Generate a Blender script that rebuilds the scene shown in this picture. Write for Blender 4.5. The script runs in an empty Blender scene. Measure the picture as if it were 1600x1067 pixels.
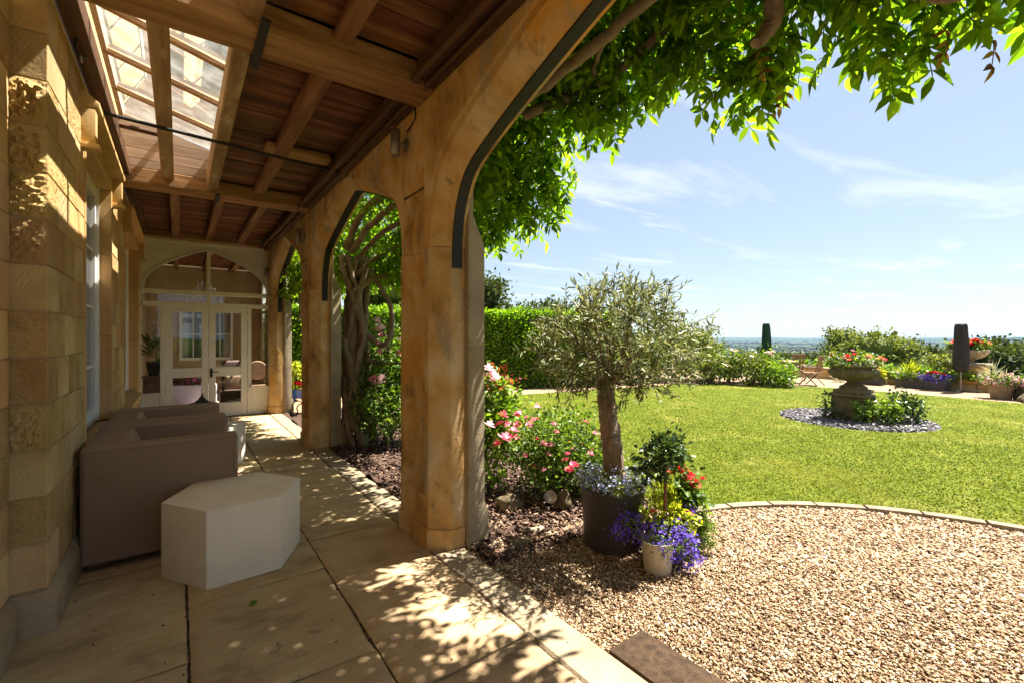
import bpy, bmesh, math, random
import numpy as np
from mathutils import Vector, Matrix, noise as mnoise
R = math.radians
sc = bpy.context.scene
COL = sc.collection
random.seed(7)
RNG = np.random.default_rng(11)

# ------------------------------------------------------------------ camera, sky, sun, exposure
cam = bpy.data.cameras.new('camera')
cam.lens = 16.0; cam.sensor_width = 36.0; cam.sensor_fit = 'HORIZONTAL'
cam.clip_start = 0.05; cam.clip_end = 40000; cam.shift_y = -0.004
camo = bpy.data.objects.new('camera', cam); COL.objects.link(camo)
camo.location = (0, 0, 1.4)
camo.rotation_euler = (R(90), 0, -math.atan(520 / 711))
sc.camera = camo

SUN = Vector((1.0, -0.13, 1.75)).normalized()
world = bpy.data.worlds.new('World'); sc.world = world; world.use_nodes = True
wt = world.node_tree; wn = wt.nodes; wl = wt.links; wn.clear()
sky = wn.new('ShaderNodeTexSky'); sky.sky_type = 'NISHITA'; sky.sun_disc = False
sky.sun_elevation = math.asin(SUN.z); sky.sun_rotation = math.atan2(SUN.x, SUN.y)
sky.altitude = 100; sky.air_density = 1.0; sky.dust_density = 0.7; sky.ozone_density = 2.0
tc = wn.new('ShaderNodeTexCoord')
# thin cirrus: noise on the direction projected onto a high flat cloud layer
sep = wn.new('ShaderNodeSeparateXYZ'); wl.new(tc.outputs['Generated'], sep.inputs[0])
zc = wn.new('ShaderNodeMath'); zc.operation = 'MAXIMUM'; wl.new(sep.outputs['Z'], zc.inputs[0]); zc.inputs[1].default_value = 0.03
dx = wn.new('ShaderNodeMath'); dx.operation = 'DIVIDE'; wl.new(sep.outputs['X'], dx.inputs[0]); wl.new(zc.outputs[0], dx.inputs[1])
dy = wn.new('ShaderNodeMath'); dy.operation = 'DIVIDE'; wl.new(sep.outputs['Y'], dy.inputs[0]); wl.new(zc.outputs[0], dy.inputs[1])
cmb = wn.new('ShaderNodeCombineXYZ'); wl.new(dx.outputs[0], cmb.inputs[0]); wl.new(dy.outputs[0], cmb.inputs[1])
mp = wn.new('ShaderNodeMapping'); wl.new(cmb.outputs[0], mp.inputs[0])
mp.inputs['Rotation'].default_value = (0, 0, R(38)); mp.inputs['Scale'].default_value = (0.35, 1.25, 1)
mp.inputs['Location'].default_value = (2.3, 0.4, 0)
n1 = wn.new('ShaderNodeTexNoise'); n1.inputs['Scale'].default_value = 1.1; n1.inputs['Detail'].default_value = 9
n1.inputs['Roughness'].default_value = 0.62; n1.inputs['Distortion'].default_value = 0.5
wl.new(mp.outputs[0], n1.inputs['Vector'])
cr = wn.new('ShaderNodeMapRange'); cr.inputs['From Min'].default_value = 0.53; cr.inputs['From Max'].default_value = 0.80
cr.inputs['To Max'].default_value = 0.75; cr.clamp = True
wl.new(n1.outputs['Fac'], cr.inputs['Value'])
cm = wn.new('ShaderNodeMix'); cm.data_type = 'RGBA'
wl.new(cr.outputs[0], cm.inputs['Factor']); wl.new(sky.outputs[0], cm.inputs['A']); cm.inputs['B'].default_value = (7.4, 7.5, 7.6, 1)
veil = wn.new('ShaderNodeMix'); veil.data_type = 'RGBA'; veil.inputs['Factor'].default_value = 0.50      # thin high cirrostratus over the whole sky
wl.new(sky.outputs[0], veil.inputs['A']); veil.inputs['B'].default_value = (3.6, 4.2, 4.75, 1)
wl.new(veil.outputs['Result'], cm.inputs['A'])
bg = wn.new('ShaderNodeBackground'); bg.inputs['Strength'].default_value = 0.043
wl.new(cm.outputs['Result'], bg.inputs['Color'])
wo = wn.new('ShaderNodeOutputWorld'); wl.new(bg.outputs[0], wo.inputs[0])

sl = bpy.data.lights.new('sun', 'SUN'); sl.energy = 4.9; sl.angle = R(0.53); sl.color = (1.0, 0.93, 0.82)
so = bpy.data.objects.new('sun', sl); COL.objects.link(so)
so.rotation_euler = SUN.to_track_quat('Z', 'Y').to_euler(); so.location = (30, -10, 40)

sc.view_settings.view_transform = 'Standard'; sc.view_settings.look = 'None'
sc.view_settings.gamma = 1.0; sc.view_settings.use_curve_mapping = False
sc.view_settings.exposure = 2.1
sc.render.engine = 'CYCLES'
cy = sc.cycles
cy.max_bounces = 10; cy.diffuse_bounces = 8; cy.glossy_bounces = 3; cy.transmission_bounces = 6
cy.transparent_max_bounces = 12; cy.volume_bounces = 0
cy.sample_clamp_indirect = 6; cy.use_denoising = True
cy.caustics_reflective = False; cy.caustics_refractive = False

# ------------------------------------------------------------------ helpers
class MB:
    def __init__(s): s.V = []; s.F = []
    def add(s, V, F):
        n = len(s.V); s.V += [tuple(v) for v in V]; s.F += [tuple(i + n for i in f) for f in F]; return s
    def box(s, x0, x1, y0, y1, z0, z1):
        V = [(x, y, z) for z in (z0, z1) for y in (y0, y1) for x in (x0, x1)]
        return s.add(V, [(0, 2, 3, 1), (4, 5, 7, 6), (0, 1, 5, 4), (2, 6, 7, 3), (0, 4, 6, 2), (1, 3, 7, 5)])
    def cbox(s, x0, x1, y0, y1, z0, z1, c=0.006, j=0.0):
        lo = (x0, y0, z0); hi = (x1, y1, z1); V = []; idx = {}
        jit = {k: [random.uniform(-j, j) for _ in range(3)] for k in range(8)}
        for k in range(8):
            sg = [(k >> a) & 1 for a in range(3)]
            for a in range(3):
                p = []
                for b in range(3):
                    v = hi[b] if sg[b] else lo[b]
                    if b != a: v += -c if sg[b] else c
                    p.append(v + jit[k][b])
                idx[(k, a)] = len(V); V.append(p)
        F = []
        for a in range(3):
            b, d = (a + 1) % 3, (a + 2) % 3
            for t in (0, 1):
                ks = [(t << a) | (u << b) | (w << d) for u, w in ((0, 0), (1, 0), (1, 1), (0, 1))]
                f = [idx[(k, a)] for k in ks]; F.append(tuple(f if t else f[::-1]))
        for a in range(3):
            b, d = (a + 1) % 3, (a + 2) % 3
            for u in (0, 1):
                for w in (0, 1):
                    k0 = (u << b) | (w << d); k1 = k0 | (1 << a)
                    f = [idx[(k0, b)], idx[(k1, b)], idx[(k1, d)], idx[(k0, d)]]
                    F.append(tuple(f if u == w else f[::-1]))
        for k in range(8):
            f = [idx[(k, 0)], idx[(k, 1)], idx[(k, 2)]]
            par = bin(k).count('1') % 2
            F.append(tuple(f if par else f[::-1]))
        return s.add(V, F)
    def tube(s, pts, rad, n=8, cap=True):
        pts = [Vector(p) for p in pts]
        if not hasattr(rad, '__len__'): rad = [rad] * len(pts)
        V = []; F = []; up = None
        for i, p in enumerate(pts):
            t = (pts[min(i + 1, len(pts) - 1)] - pts[max(i - 1, 0)]).normalized()
            if up is None: up = t.orthogonal().normalized()
            up = (up - t * up.dot(t)); up = up.normalized() if up.length > 1e-6 else t.orthogonal().normalized()
            w = t.cross(up)
            for k in range(n):
                a = 2 * math.pi * k / n
                V.append(p + (up * math.cos(a) + w * math.sin(a)) * rad[i])
        for i in range(len(pts) - 1):
            for k in range(n):
                F.append((i * n + k, i * n + (k + 1) % n, (i + 1) * n + (k + 1) % n, (i + 1) * n + k))
        if cap:
            F.append(tuple(range(n))[::-1]); F.append(tuple(range((len(pts) - 1) * n, len(pts) * n)))
        return s.add(V, F)
    def lathe(s, prof, c=(0, 0, 0), n=24, sx=1, sy=1, cap=True, rot=0):
        V = []; F = []
        for r, z in prof:
            for k in range(n):
                a = 2 * math.pi * k / n + rot
                V.append((c[0] + r * sx * math.cos(a), c[1] + r * sy * math.sin(a), c[2] + z))
        for i in range(len(prof) - 1):
            for k in range(n):
                F.append((i * n + k, i * n + (k + 1) % n, (i + 1) * n + (k + 1) % n, (i + 1) * n + k))
        if cap:
            F.append(tuple(range(n))[::-1]); F.append(tuple(range((len(prof) - 1) * n, len(prof) * n)))
        return s.add(V, F)
    def prism(s, poly, z0, z1):
        n = len(poly)
        V = [(x, y, z0) for x, y in poly] + [(x, y, z1) for x, y in poly]
        F = [tuple(range(n))[::-1], tuple(range(n, 2 * n))]
        F += [(i, (i + 1) % n, n + (i + 1) % n, n + i) for i in range(n)]
        return s.add(V, F)
    def mesh(s, name, smooth=None):
        me = bpy.data.meshes.new(name); me.from_pydata(s.V, [], s.F); me.validate(); me.update()
        if smooth is not None:
            me.shade_smooth(); me.set_sharp_from_angle(angle=R(smooth))
        return me

def npmesh(name, V, F, smooth=False):
    V = np.ascontiguousarray(V, dtype=np.float32); F = np.ascontiguousarray(F, dtype=np.int32)
    me = bpy.data.meshes.new(name); m, k = F.shape
    me.vertices.add(len(V)); me.vertices.foreach_set('co', V.ravel())
    me.loops.add(m * k); me.loops.foreach_set('vertex_index', F.ravel())
    me.polygons.add(m)
    me.polygons.foreach_set('loop_start', np.arange(0, m * k, k, dtype=np.int32))
    me.update(calc_edges=True)
    if smooth: me.shade_smooth()
    return me

def link(name, data, mat=None, parent=None, world=True):
    if isinstance(data, MB): data = data.mesh(name)
    o = bpy.data.objects.new(name, data)
    if mat is not None and data is not None and len(data.materials) == 0: data.materials.append(mat)
    COL.objects.link(o)
    if parent is not None:
        o.parent = parent
        if world and parent.type == 'EMPTY': o.matrix_parent_inverse = Matrix.Translation(parent.location).inverted()
    return o

def tag(o, label=None, cat=None, group=None, kind=None):
    if label: o['label'] = label
    if cat: o['category'] = cat
    if group: o['group'] = group
    if kind: o['kind'] = kind
    return o

def thing(name, label, cat, loc=(0, 0, 0), group=None):
    o = bpy.data.objects.new(name, None); COL.objects.link(o); o.location = loc; o.empty_display_size = 0.1
    return tag(o, label, cat, group)

def setting(name, loc=(0, 0, 0)):
    o = bpy.data.objects.new(name, None); COL.objects.link(o); o.location = loc; o['kind'] = 'structure'; return o

def copy_tree(o, parent=None):
    c = o.copy(); COL.objects.link(c)
    if parent is not None: c.parent = parent
    for ch in list(o.children): copy_tree(ch, c)
    return c

def rbox(x0, x1, y0, y1, z0, z1, r=0.03, seg=3, name='box'):
    bm = bmesh.new(); bmesh.ops.create_cube(bm, size=1)
    for v in bm.verts:
        v.co = Vector(((x0 + x1) / 2 + v.co.x * (x1 - x0), (y0 + y1) / 2 + v.co.y * (y1 - y0), (z0 + z1) / 2 + v.co.z * (z1 - z0)))
    bmesh.ops.bevel(bm, geom=bm.edges[:], offset=r, segments=seg, profile=0.6, affect='EDGES')
    me = bpy.data.meshes.new(name); bm.to_mesh(me); bm.free(); me.shade_smooth(); me.set_sharp_from_angle(angle=R(50))
    return me

def bevel_mesh(mb, r=0.01, seg=2, name='piece'):
    me = mb.mesh(name); bm = bmesh.new(); bm.from_mesh(me); bmesh.ops.recalc_face_normals(bm, faces=bm.faces[:])
    bmesh.ops.bevel(bm, geom=[e for e in bm.edges if e.is_manifold and e.calc_face_angle(0) > R(25)], offset=r, segments=seg, profile=0.6, affect='EDGES')
    bm.to_mesh(me); bm.free(); me.shade_smooth(); me.set_sharp_from_angle(angle=R(45)); return me

# ------------------------------------------------------------------ materials
S1 = (1, 1, 1)
def ramp(nt, cols):
    r = nt.nodes.new('ShaderNodeValToRGB'); e = r.color_ramp.elements
    while len(e) < len(cols): e.new(0.5)
    for i, (p, c) in enumerate(cols): e[i].position = p; e[i].color = (*c, 1)
    return r

def pbr(name, cols, scale=4, stretch=(1, 1, 1), detail=7, rough=0.8, bump=0.25, bscale=40, bstretch=None, bdist=0.01,
        var=0.12, spec=0.3, spots=None, wave=None, island=False, trans=0.0, tcol=None, metal=0.0, hue=0.0, distort=0.3, crack_shade=None):
    m = bpy.data.materials.new(name); m.use_nodes = True; nt = m.node_tree; N = nt.nodes; L = nt.links; N.clear()
    out = N.new('ShaderNodeOutputMaterial'); p = N.new('ShaderNodeBsdfPrincipled')
    p.inputs['Roughness'].default_value = rough; p.inputs['Specular IOR Level'].default_value = spec; p.inputs['Metallic'].default_value = metal
    t = N.new('ShaderNodeTexCoord'); oi = N.new('ShaderNodeObjectInfo'); ge = N.new('ShaderNodeNewGeometry')
    rnd = ge.outputs['Random Per Island'] if island else oi.outputs['Random']
    off = N.new('ShaderNodeVectorMath'); off.operation = 'SCALE'; off.inputs[0].default_value = (17.3, 9.1, 23.7); L.new(oi.outputs['Random'], off.inputs['Scale'])
    base = N.new('ShaderNodeVectorMath'); base.operation = 'ADD'; L.new(t.outputs['Object'], base.inputs[0]); L.new(off.outputs[0], base.inputs[1])
    mp = N.new('ShaderNodeMapping'); mp.inputs['Scale'].default_value = stretch; L.new(base.outputs[0], mp.inputs[0])
    n = N.new('ShaderNodeTexNoise'); n.inputs['Scale'].default_value = scale; n.inputs['Detail'].default_value = detail; n.inputs['Distortion'].default_value = distort
    n.inputs['Roughness'].default_value = 0.6
    L.new(mp.outputs[0], n.inputs['Vector'])
    rp = ramp(nt, cols)
    if island:
        ad = N.new('ShaderNodeMath'); ad.operation = 'MULTIPLY_ADD'; L.new(n.outputs['Fac'], ad.inputs[0]); ad.inputs[1].default_value = 0.5
        sb = N.new('ShaderNodeMath'); sb.operation = 'MULTIPLY_ADD'; L.new(rnd, sb.inputs[0]); sb.inputs[1].default_value = 0.9; sb.inputs[2].default_value = -0.2
        L.new(sb.outputs[0], ad.inputs[2]); L.new(ad.outputs[0], rp.inputs[0])
    else:
        L.new(n.outputs['Fac'], rp.inputs[0])
    col = rp.outputs[0]
    if spots:
        for sc_, thr, c_, st_ in spots:
            n2 = N.new('ShaderNodeTexNoise'); n2.inputs['Scale'].default_value = sc_; n2.inputs['Detail'].default_value = 6; n2.inputs['Roughness'].default_value = 0.65
            mp2 = N.new('ShaderNodeMapping'); mp2.inputs['Scale'].default_value = st_; mp2.inputs['Location'].default_value = (sc_, 3.1, thr * 10)
            L.new(base.outputs[0], mp2.inputs[0]); L.new(mp2.outputs[0], n2.inputs['Vector'])
            mr = N.new('ShaderNodeMapRange'); mr.inputs['From Min'].default_value = thr; mr.inputs['From Max'].default_value = thr + 0.14; L.new(n2.outputs['Fac'], mr.inputs['Value'])
            mx = N.new('ShaderNodeMix'); mx.data_type = 'RGBA'; L.new(mr.outputs[0], mx.inputs['Factor']); L.new(col, mx.inputs['A']); mx.inputs['B'].default_value = (*c_, 1)
            col = mx.outputs['Result']
    if crack_shade:
        vs_, vw_, vc_, vst_ = crack_shade
        n3 = N.new('ShaderNodeTexNoise'); n3.inputs['Scale'].default_value = vs_; n3.inputs['Detail'].default_value = 4; n3.inputs['Roughness'].default_value = 0.55; n3.inputs['Distortion'].default_value = 0.8
        mp3 = N.new('ShaderNodeMapping'); mp3.inputs['Scale'].default_value = vst_; L.new(base.outputs[0], mp3.inputs[0]); L.new(mp3.outputs[0], n3.inputs['Vector'])
        s3 = N.new('ShaderNodeMath'); s3.operation = 'SUBTRACT'; L.new(n3.outputs['Fac'], s3.inputs[0]); s3.inputs[1].default_value = 0.46
        a3 = N.new('ShaderNodeMath'); a3.operation = 'ABSOLUTE'; L.new(s3.outputs[0], a3.inputs[0])
        m3 = N.new('ShaderNodeMapRange'); m3.inputs['From Min'].default_value = vw_; m3.inputs['From Max'].default_value = vw_ * 0.3; L.new(a3.outputs[0], m3.inputs['Value'])
        g3 = N.new('ShaderNodeTexNoise'); g3.inputs['Scale'].default_value = vs_ * 0.7; g3.inputs['Detail'].default_value = 2; L.new(base.outputs[0], g3.inputs['Vector'])
        r3 = N.new('ShaderNodeMapRange'); r3.inputs['From Min'].default_value = 0.56; r3.inputs['From Max'].default_value = 0.66; L.new(g3.outputs['Fac'], r3.inputs['Value'])
        p3 = N.new('ShaderNodeMath'); p3.operation = 'MULTIPLY'; L.new(m3.outputs[0], p3.inputs[0]); L.new(r3.outputs[0], p3.inputs[1])
        x3 = N.new('ShaderNodeMix'); x3.data_type = 'RGBA'; L.new(p3.outputs[0], x3.inputs['Factor']); L.new(col, x3.inputs['A']); x3.inputs['B'].default_value = (*vc_, 1)
        col = x3.outputs['Result']
    if var or hue:
        h = N.new('ShaderNodeHueSaturation')
        v = N.new('ShaderNodeMapRange'); L.new(rnd, v.inputs['Value']); v.inputs['To Min'].default_value = 1 - var; v.inputs['To Max'].default_value = 1 + var
        L.new(v.outputs[0], h.inputs['Value'])
        if hue:
            hv = N.new('ShaderNodeMath'); hv.operation = 'MULTIPLY'; L.new(rnd, hv.inputs[0]); hv.inputs[1].default_value = 7.31
            fr = N.new('ShaderNodeMath'); fr.operation = 'FRACT'; L.new(hv.outputs[0], fr.inputs[0])
            hm = N.new('ShaderNodeMapRange'); L.new(fr.outputs[0], hm.inputs['Value']); hm.inputs['To Min'].default_value = 0.5 - hue; hm.inputs['To Max'].default_value = 0.5 + hue
            L.new(hm.outputs[0], h.inputs['Hue'])
        L.new(col, h.inputs['Color']); col = h.outputs[0]
    L.new(col, p.inputs['Base Color'])
    if bump:
        bmp = N.new('ShaderNodeMapping'); bmp.inputs['Scale'].default_value = bstretch or stretch; L.new(base.outputs[0], bmp.inputs[0])
        bn = N.new('ShaderNodeTexNoise'); bn.inputs['Scale'].default_value = bscale; bn.inputs['Detail'].default_value = 8; bn.inputs['Roughness'].default_value = 0.65
        L.new(bmp.outputs[0], bn.inputs['Vector']); hgt = bn.outputs['Fac']
        if wave:
            ws, wr, wa = wave
            wm = N.new('ShaderNodeMapping'); wm.inputs['Rotation'].default_value = wr; L.new(base.outputs[0], wm.inputs[0])
            w = N.new('ShaderNodeTexWave'); w.inputs['Scale'].default_value = ws; w.inputs['Distortion'].default_value = 2.5; w.inputs['Detail'].default_value = 2
            L.new(wm.outputs[0], w.inputs['Vector'])
            w.inputs['Distortion'].default_value = 1.6; w.inputs['Detail'].default_value = 3; w.inputs['Detail Scale'].default_value = 2.2
            mk = N.new('ShaderNodeTexNoise'); mk.inputs['Scale'].default_value = 5.5; mk.inputs['Detail'].default_value = 3; L.new(base.outputs[0], mk.inputs['Vector'])
            mkr = N.new('ShaderNodeMapRange'); mkr.inputs['From Min'].default_value = .35; mkr.inputs['From Max'].default_value = .65; mkr.inputs['To Max'].default_value = wa; L.new(mk.outputs['Fac'], mkr.inputs['Value'])
            ma = N.new('ShaderNodeMath'); ma.operation = 'MULTIPLY_ADD'; L.new(w.outputs['Fac'], ma.inputs[0]); L.new(mkr.outputs[0], ma.inputs[1]); L.new(hgt, ma.inputs[2]); hgt = ma.outputs[0]
        b = N.new('ShaderNodeBump'); b.inputs['Strength'].default_value = bump; b.inputs['Distance'].default_value = bdist
        L.new(hgt, b.inputs['Height']); L.new(b.outputs[0], p.inputs['Normal'])
    sh = p.outputs[0]
    if trans:
        tr = N.new('ShaderNodeBsdfTranslucent'); mx = N.new('ShaderNodeMixShader'); mx.inputs[0].default_value = trans
        tm = N.new('ShaderNodeMix'); tm.data_type = 'RGBA'; tm.blend_type = 'MULTIPLY'; tm.inputs['Factor'].default_value = 1.0
        L.new(col, tm.inputs['A']); tm.inputs['B'].default_value = (*(tcol or (1.6, 1.5, 0.6)), 1)
        L.new(tm.outputs['Result'], tr.inputs['Color']); L.new(p.outputs[0], mx.inputs[1]); L.new(tr.outputs[0], mx.inputs[2]); sh = mx.outputs[0]
    L.new(sh, out.inputs[0])
    return m

def glassmat(name, tint=(1, 1, 1), dirt=0.0, refl=1.0):
    m = bpy.data.materials.new(name); m.use_nodes = True; nt = m.node_tree; N = nt.nodes; L = nt.links; N.clear()
    out = N.new('ShaderNodeOutputMaterial'); tr = N.new('ShaderNodeBsdfTransparent'); tr.inputs[0].default_value = (*tint, 1)
    gl = N.new('ShaderNodeBsdfGlossy'); gl.inputs['Roughness'].default_value = 0.02
    fr = N.new('ShaderNodeFresnel'); fr.inputs[0].default_value = 1.5
    mm = N.new('ShaderNodeMath'); mm.operation = 'MULTIPLY'; mm.inputs[1].default_value = refl; L.new(fr.outputs[0], mm.inputs[0])
    mx = N.new('ShaderNodeMixShader'); L.new(mm.outputs[0], mx.inputs[0]); L.new(tr.outputs[0], mx.inputs[1]); L.new(gl.outputs[0], mx.inputs[2])
    sh = mx.outputs[0]
    if dirt:
        df = N.new('ShaderNodeBsdfTranslucent'); df.inputs[0].default_value = (0.52, 0.52, 0.48, 1)
        t = N.new('ShaderNodeTexCoord'); n = N.new('ShaderNodeTexNoise'); n.inputs['Scale'].default_value = 7; n.inputs['Detail'].default_value = 9; L.new(t.outputs['Object'], n.inputs['Vector'])
        mr = N.new('ShaderNodeMapRange'); mr.inputs['From Min'].default_value = 0.4; mr.inputs['From Max'].default_value = 0.75; mr.inputs['To Min'].default_value = dirt * 0.4; mr.inputs['To Max'].default_value = dirt
        L.new(n.outputs['Fac'], mr.inputs['Value'])
        m2 = N.new('ShaderNodeMixShader'); L.new(mr.outputs[0], m2.inputs[0]); L.new(sh, m2.inputs[1]); L.new(df.outputs[0], m2.inputs[2]); sh = m2.outputs[0]
    L.new(sh, out.inputs[0]); return m

ST = dict(rough=0.9, spec=0.15)
stone_tool = pbr('tooled_sandstone', [(0.25, (0.36, 0.25, 0.12)), (0.5, (0.52, 0.37, 0.18)), (0.8, (0.60, 0.46, 0.26))], 3.0, bump=0.5, bscale=45, bdist=0.012, var=0.13, hue=0.012,
                 spots=[(5, 0.62, (0.50, 0.29, 0.10), S1), (30, 0.68, (0.20, 0.13, 0.07), S1)], wave=(13, (0.6, 0.2, 0.5), 0.55), **ST)
stone_tool2 = pbr('scored_sandstone', [(0.25, (0.38, 0.26, 0.12)), (0.5, (0.54, 0.39, 0.19)), (0.8, (0.62, 0.48, 0.28))], 3.5, bump=0.45, bscale=60, bdist=0.01, var=0.13, hue=0.012,
                  spots=[(6, 0.60, (0.52, 0.32, 0.12), S1), (34, 0.66, (0.26, 0.17, 0.09), S1)], wave=(17, (0.2, -0.5, 0.2), 0.4), **ST)
stone_pit = pbr('pitted_sandstone', [(0.25, (0.36, 0.23, 0.10)), (0.5, (0.54, 0.36, 0.15)), (0.8, (0.60, 0.45, 0.24))], 5.0, bump=1.0, bscale=26, bdist=0.03, var=0.12, hue=0.012,
                spots=[(22, 0.63, (0.18, 0.10, 0.045), S1)], **ST)
stone_smooth = pbr('smooth_sandstone', [(0.25, (0.48, 0.28, 0.11)), (0.55, (0.57, 0.36, 0.15)), (0.8, (0.60, 0.43, 0.22))], 2.2, bump=0.3, bscale=60, bdist=0.006, var=0.08, hue=0.01,
                   spots=[(3, 0.63, (0.42, 0.20, 0.06), S1)], **ST)
stone_arch = pbr('orange_arch_stone', [(0.3, (0.30, 0.17, 0.06)), (0.48, (0.60, 0.38, 0.15)), (0.66, (0.70, 0.55, 0.34))], 3.4, (1, 1, 0.7), bump=0.6, bscale=55, bdist=0.008, var=0.05,
                 spots=[(3.2, 0.60, (0.38, 0.29, 0.12), (1, 1, 0.5)), (14, 0.68, (0.26, 0.15, 0.07), S1), (1.6, 0.54, (0.66, 0.34, 0.075), S1), (4, 0.54, (0.40, 0.33, 0.23), (1, 1, 0.5)), (9, 0.60, (0.22, 0.17, 0.11), (1, 1, 0.7)), (60, 0.66, (0.20, 0.13, 0.07), S1), (2.3, 0.57, (0.62, 0.47, 0.27), (1, 1, 0.6))], **ST)
stone_grey = pbr('weathered_grey_stone', [(0.2, (0.20, 0.16, 0.10)), (0.5, (0.34, 0.28, 0.19)), (0.8, (0.44, 0.37, 0.26))], 4, bump=0.6, bscale=70, bdist=0.008, var=0.06,
                 spots=[(6, 0.63, (0.15, 0.12, 0.08), S1), (40, 0.70, (0.42, 0.40, 0.32), S1)], **ST)
stone_dark = pbr('mossy_dark_stone', [(0.2, (0.06, 0.05, 0.03)), (0.5, (0.14, 0.11, 0.065)), (0.8, (0.22, 0.18, 0.11))], 7, bump=0.6, bscale=60, bdist=0.01, var=0.05,
                 spots=[(9, 0.6, (0.12, 0.12, 0.04), S1)], **ST)
plinth_m = pbr('plinth_stone', [(0.2, (0.24, 0.17, 0.10)), (0.5, (0.36, 0.28, 0.18)), (0.8, (0.46, 0.38, 0.27))], 5, bump=0.5, bscale=50, bdist=0.01, var=0.08, spots=[(8, 0.64, (0.16, 0.12, 0.08), S1)], **ST)
slab_m = pbr('york_stone_slab', [(0.25, (0.20, 0.145, 0.085)), (0.45, (0.41, 0.295, 0.16)), (0.58, (0.45, 0.335, 0.19)), (0.75, (0.56, 0.44, 0.28))], 2.6, (1, 2.0, 1), bump=0.8, bscale=9, bdist=0.02, var=0.10, hue=0.008,
             spots=[(3.0, 0.64, (0.28, 0.22, 0.16), (1, 2.5, 1)), (4, 0.68, (0.22, 0.19, 0.16), (1, 3, 1)), (46, 0.68, (0.40, 0.35, 0.27), S1), (1.3, 0.55, (0.42, 0.29, 0.155), (1, 2, 1)), (13, 0.60, (0.30, 0.23, 0.15), (1, 2, 1)), (2.2, 0.66, (0.19, 0.16, 0.135), (1, 2.6, 1)), (1.8, 0.60, (0.36, 0.255, 0.15), (1, 1.6, 1))], rough=0.82, spec=0.25, crack_shade=(2.2, 0.008, (0.25, 0.185, 0.115), (1, 1.8, 1)))  # fine dark lines: cracks, plus ledge shade put into the slab colour
kerb_m = pbr('kerb_stone', [(0.2, (0.21, 0.16, 0.10)), (0.5, (0.30, 0.235, 0.155)), (0.8, (0.38, 0.31, 0.22))], 5, bump=0.6, bscale=60, bdist=0.008, var=0.06, spots=[(60, 0.66, (0.22, 0.18, 0.13), S1)], **ST)
joint_m = pbr('dark_joint_sand', [(0.3, (0.05, 0.04, 0.03)), (0.7, (0.11, 0.09, 0.06))], 30, bump=0.3, var=0)
mortar_m = pbr('sandy_mortar', [(0.3, (0.40, 0.31, 0.19)), (0.7, (0.52, 0.42, 0.28))], 12, bump=0.4, var=0, rough=0.95)
wood_y = pbr('oak_along', [(0.25, (0.10, 0.045, 0.018)), (0.5, (0.23, 0.115, 0.05)), (0.75, (0.36, 0.20, 0.095))], 9, (1.6, 0.16, 1.6), bump=0.5, bscale=30, bstretch=(2.5, 0.12, 2.5), bdist=0.006, var=0.18, hue=0.01, rough=0.75, spots=[(5, 0.66, (0.06, 0.03, 0.015), (1, 0.4, 1))])
wood_x = pbr('oak_across', [(0.25, (0.14, 0.066, 0.027)), (0.5, (0.32, 0.175, 0.075)), (0.75, (0.46, 0.28, 0.13))], 9, (0.16, 1.6, 1.6), bump=0.5, bscale=30, bstretch=(0.12, 2.5, 2.5), bdist=0.006, var=0.15, rough=0.75, spots=[(4, 0.64, (0.06, 0.03, 0.016), (0.4, 1, 1))])
wood_peel = pbr('peeling_painted_oak', [(0.25, (0.20, 0.115, 0.055)), (0.5, (0.34, 0.215, 0.115)), (0.75, (0.46, 0.33, 0.20))], 9, (1.6, 0.16, 1.6), bump=0.6, bscale=30, bstretch=(2.5, 0.12, 2.5), bdist=0.008, var=0.12, rough=0.8, spots=[(5, 0.56, (0.58, 0.46, 0.30), (1, .35, 1)), (7, 0.62, (0.10, 0.05, 0.025), (1, .4, 1))])
board_m = pbr('ceiling_board', [(0.2, (0.05, 0.02, 0.009)), (0.5, (0.16, 0.064, 0.026)), (0.8, (0.33, 0.16, 0.07))], 8, (0.22, 2.0, 1), bump=0.4, bscale=26, bstretch=(0.15, 2.5, 1), bdist=0.005, var=0.35, hue=0.012, rough=0.75, spots=[(3, 0.60, (0.05, 0.024, 0.012), (0.5, 2, 1))])
board_pale = pbr('skylit_limed_board', [(0.2, (0.26, 0.17, 0.12)), (0.5, (0.42, 0.30, 0.22)), (0.8, (0.52, 0.40, 0.31))], 8, (0.22, 2.0, 1), bump=0.4, bscale=26, bstretch=(0.15, 2.5, 1), bdist=0.005, var=0.12, rough=0.8, spots=[(4, 0.66, (0.12, 0.07, 0.045), (0.4, 2, 1))])  # skylight put into the colour of the upstand boards; limed wood on the cabinet
wood_dark = pbr('dark_stained_wood', [(0.25, (0.05, 0.022, 0.010)), (0.6, (0.12, 0.055, 0.026)), (0.8, (0.18, 0.09, 0.045))], 8, (1.6, 0.16, 1.6), bump=0.4, bscale=30, bstretch=(2, 0.12, 2), bdist=0.004, var=0.08, rough=0.6)
teak = pbr('weathered_teak', [(0.25, (0.16, 0.09, 0.05)), (0.7, (0.30, 0.19, 0.11))], 12, (1, 1, 0.3), bump=0.2, var=0.12)
iron = pbr('black_iron', [(0.3, (0.006, 0.006, 0.007)), (0.6, (0.012, 0.012, 0.013)), (0.85, (0.05, 0.036, 0.025))], 14, bump=0.3, bscale=50, var=0.05, rough=0.55, spec=0.4, bdist=0.004)
steel = pbr('brushed_steel', [(0.3, (0.25, 0.23, 0.20)), (0.7, (0.36, 0.34, 0.30))], 20, (1, 1, 0.2), bump=0.05, var=0.05, rough=0.4, metal=0.7)
white = pbr('white_paint', [(0.3, (0.70, 0.69, 0.66)), (0.7, (0.80, 0.79, 0.77))], 6, bump=0.1, bscale=30, var=0.02, rough=0.45, bdist=0.003)
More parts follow.
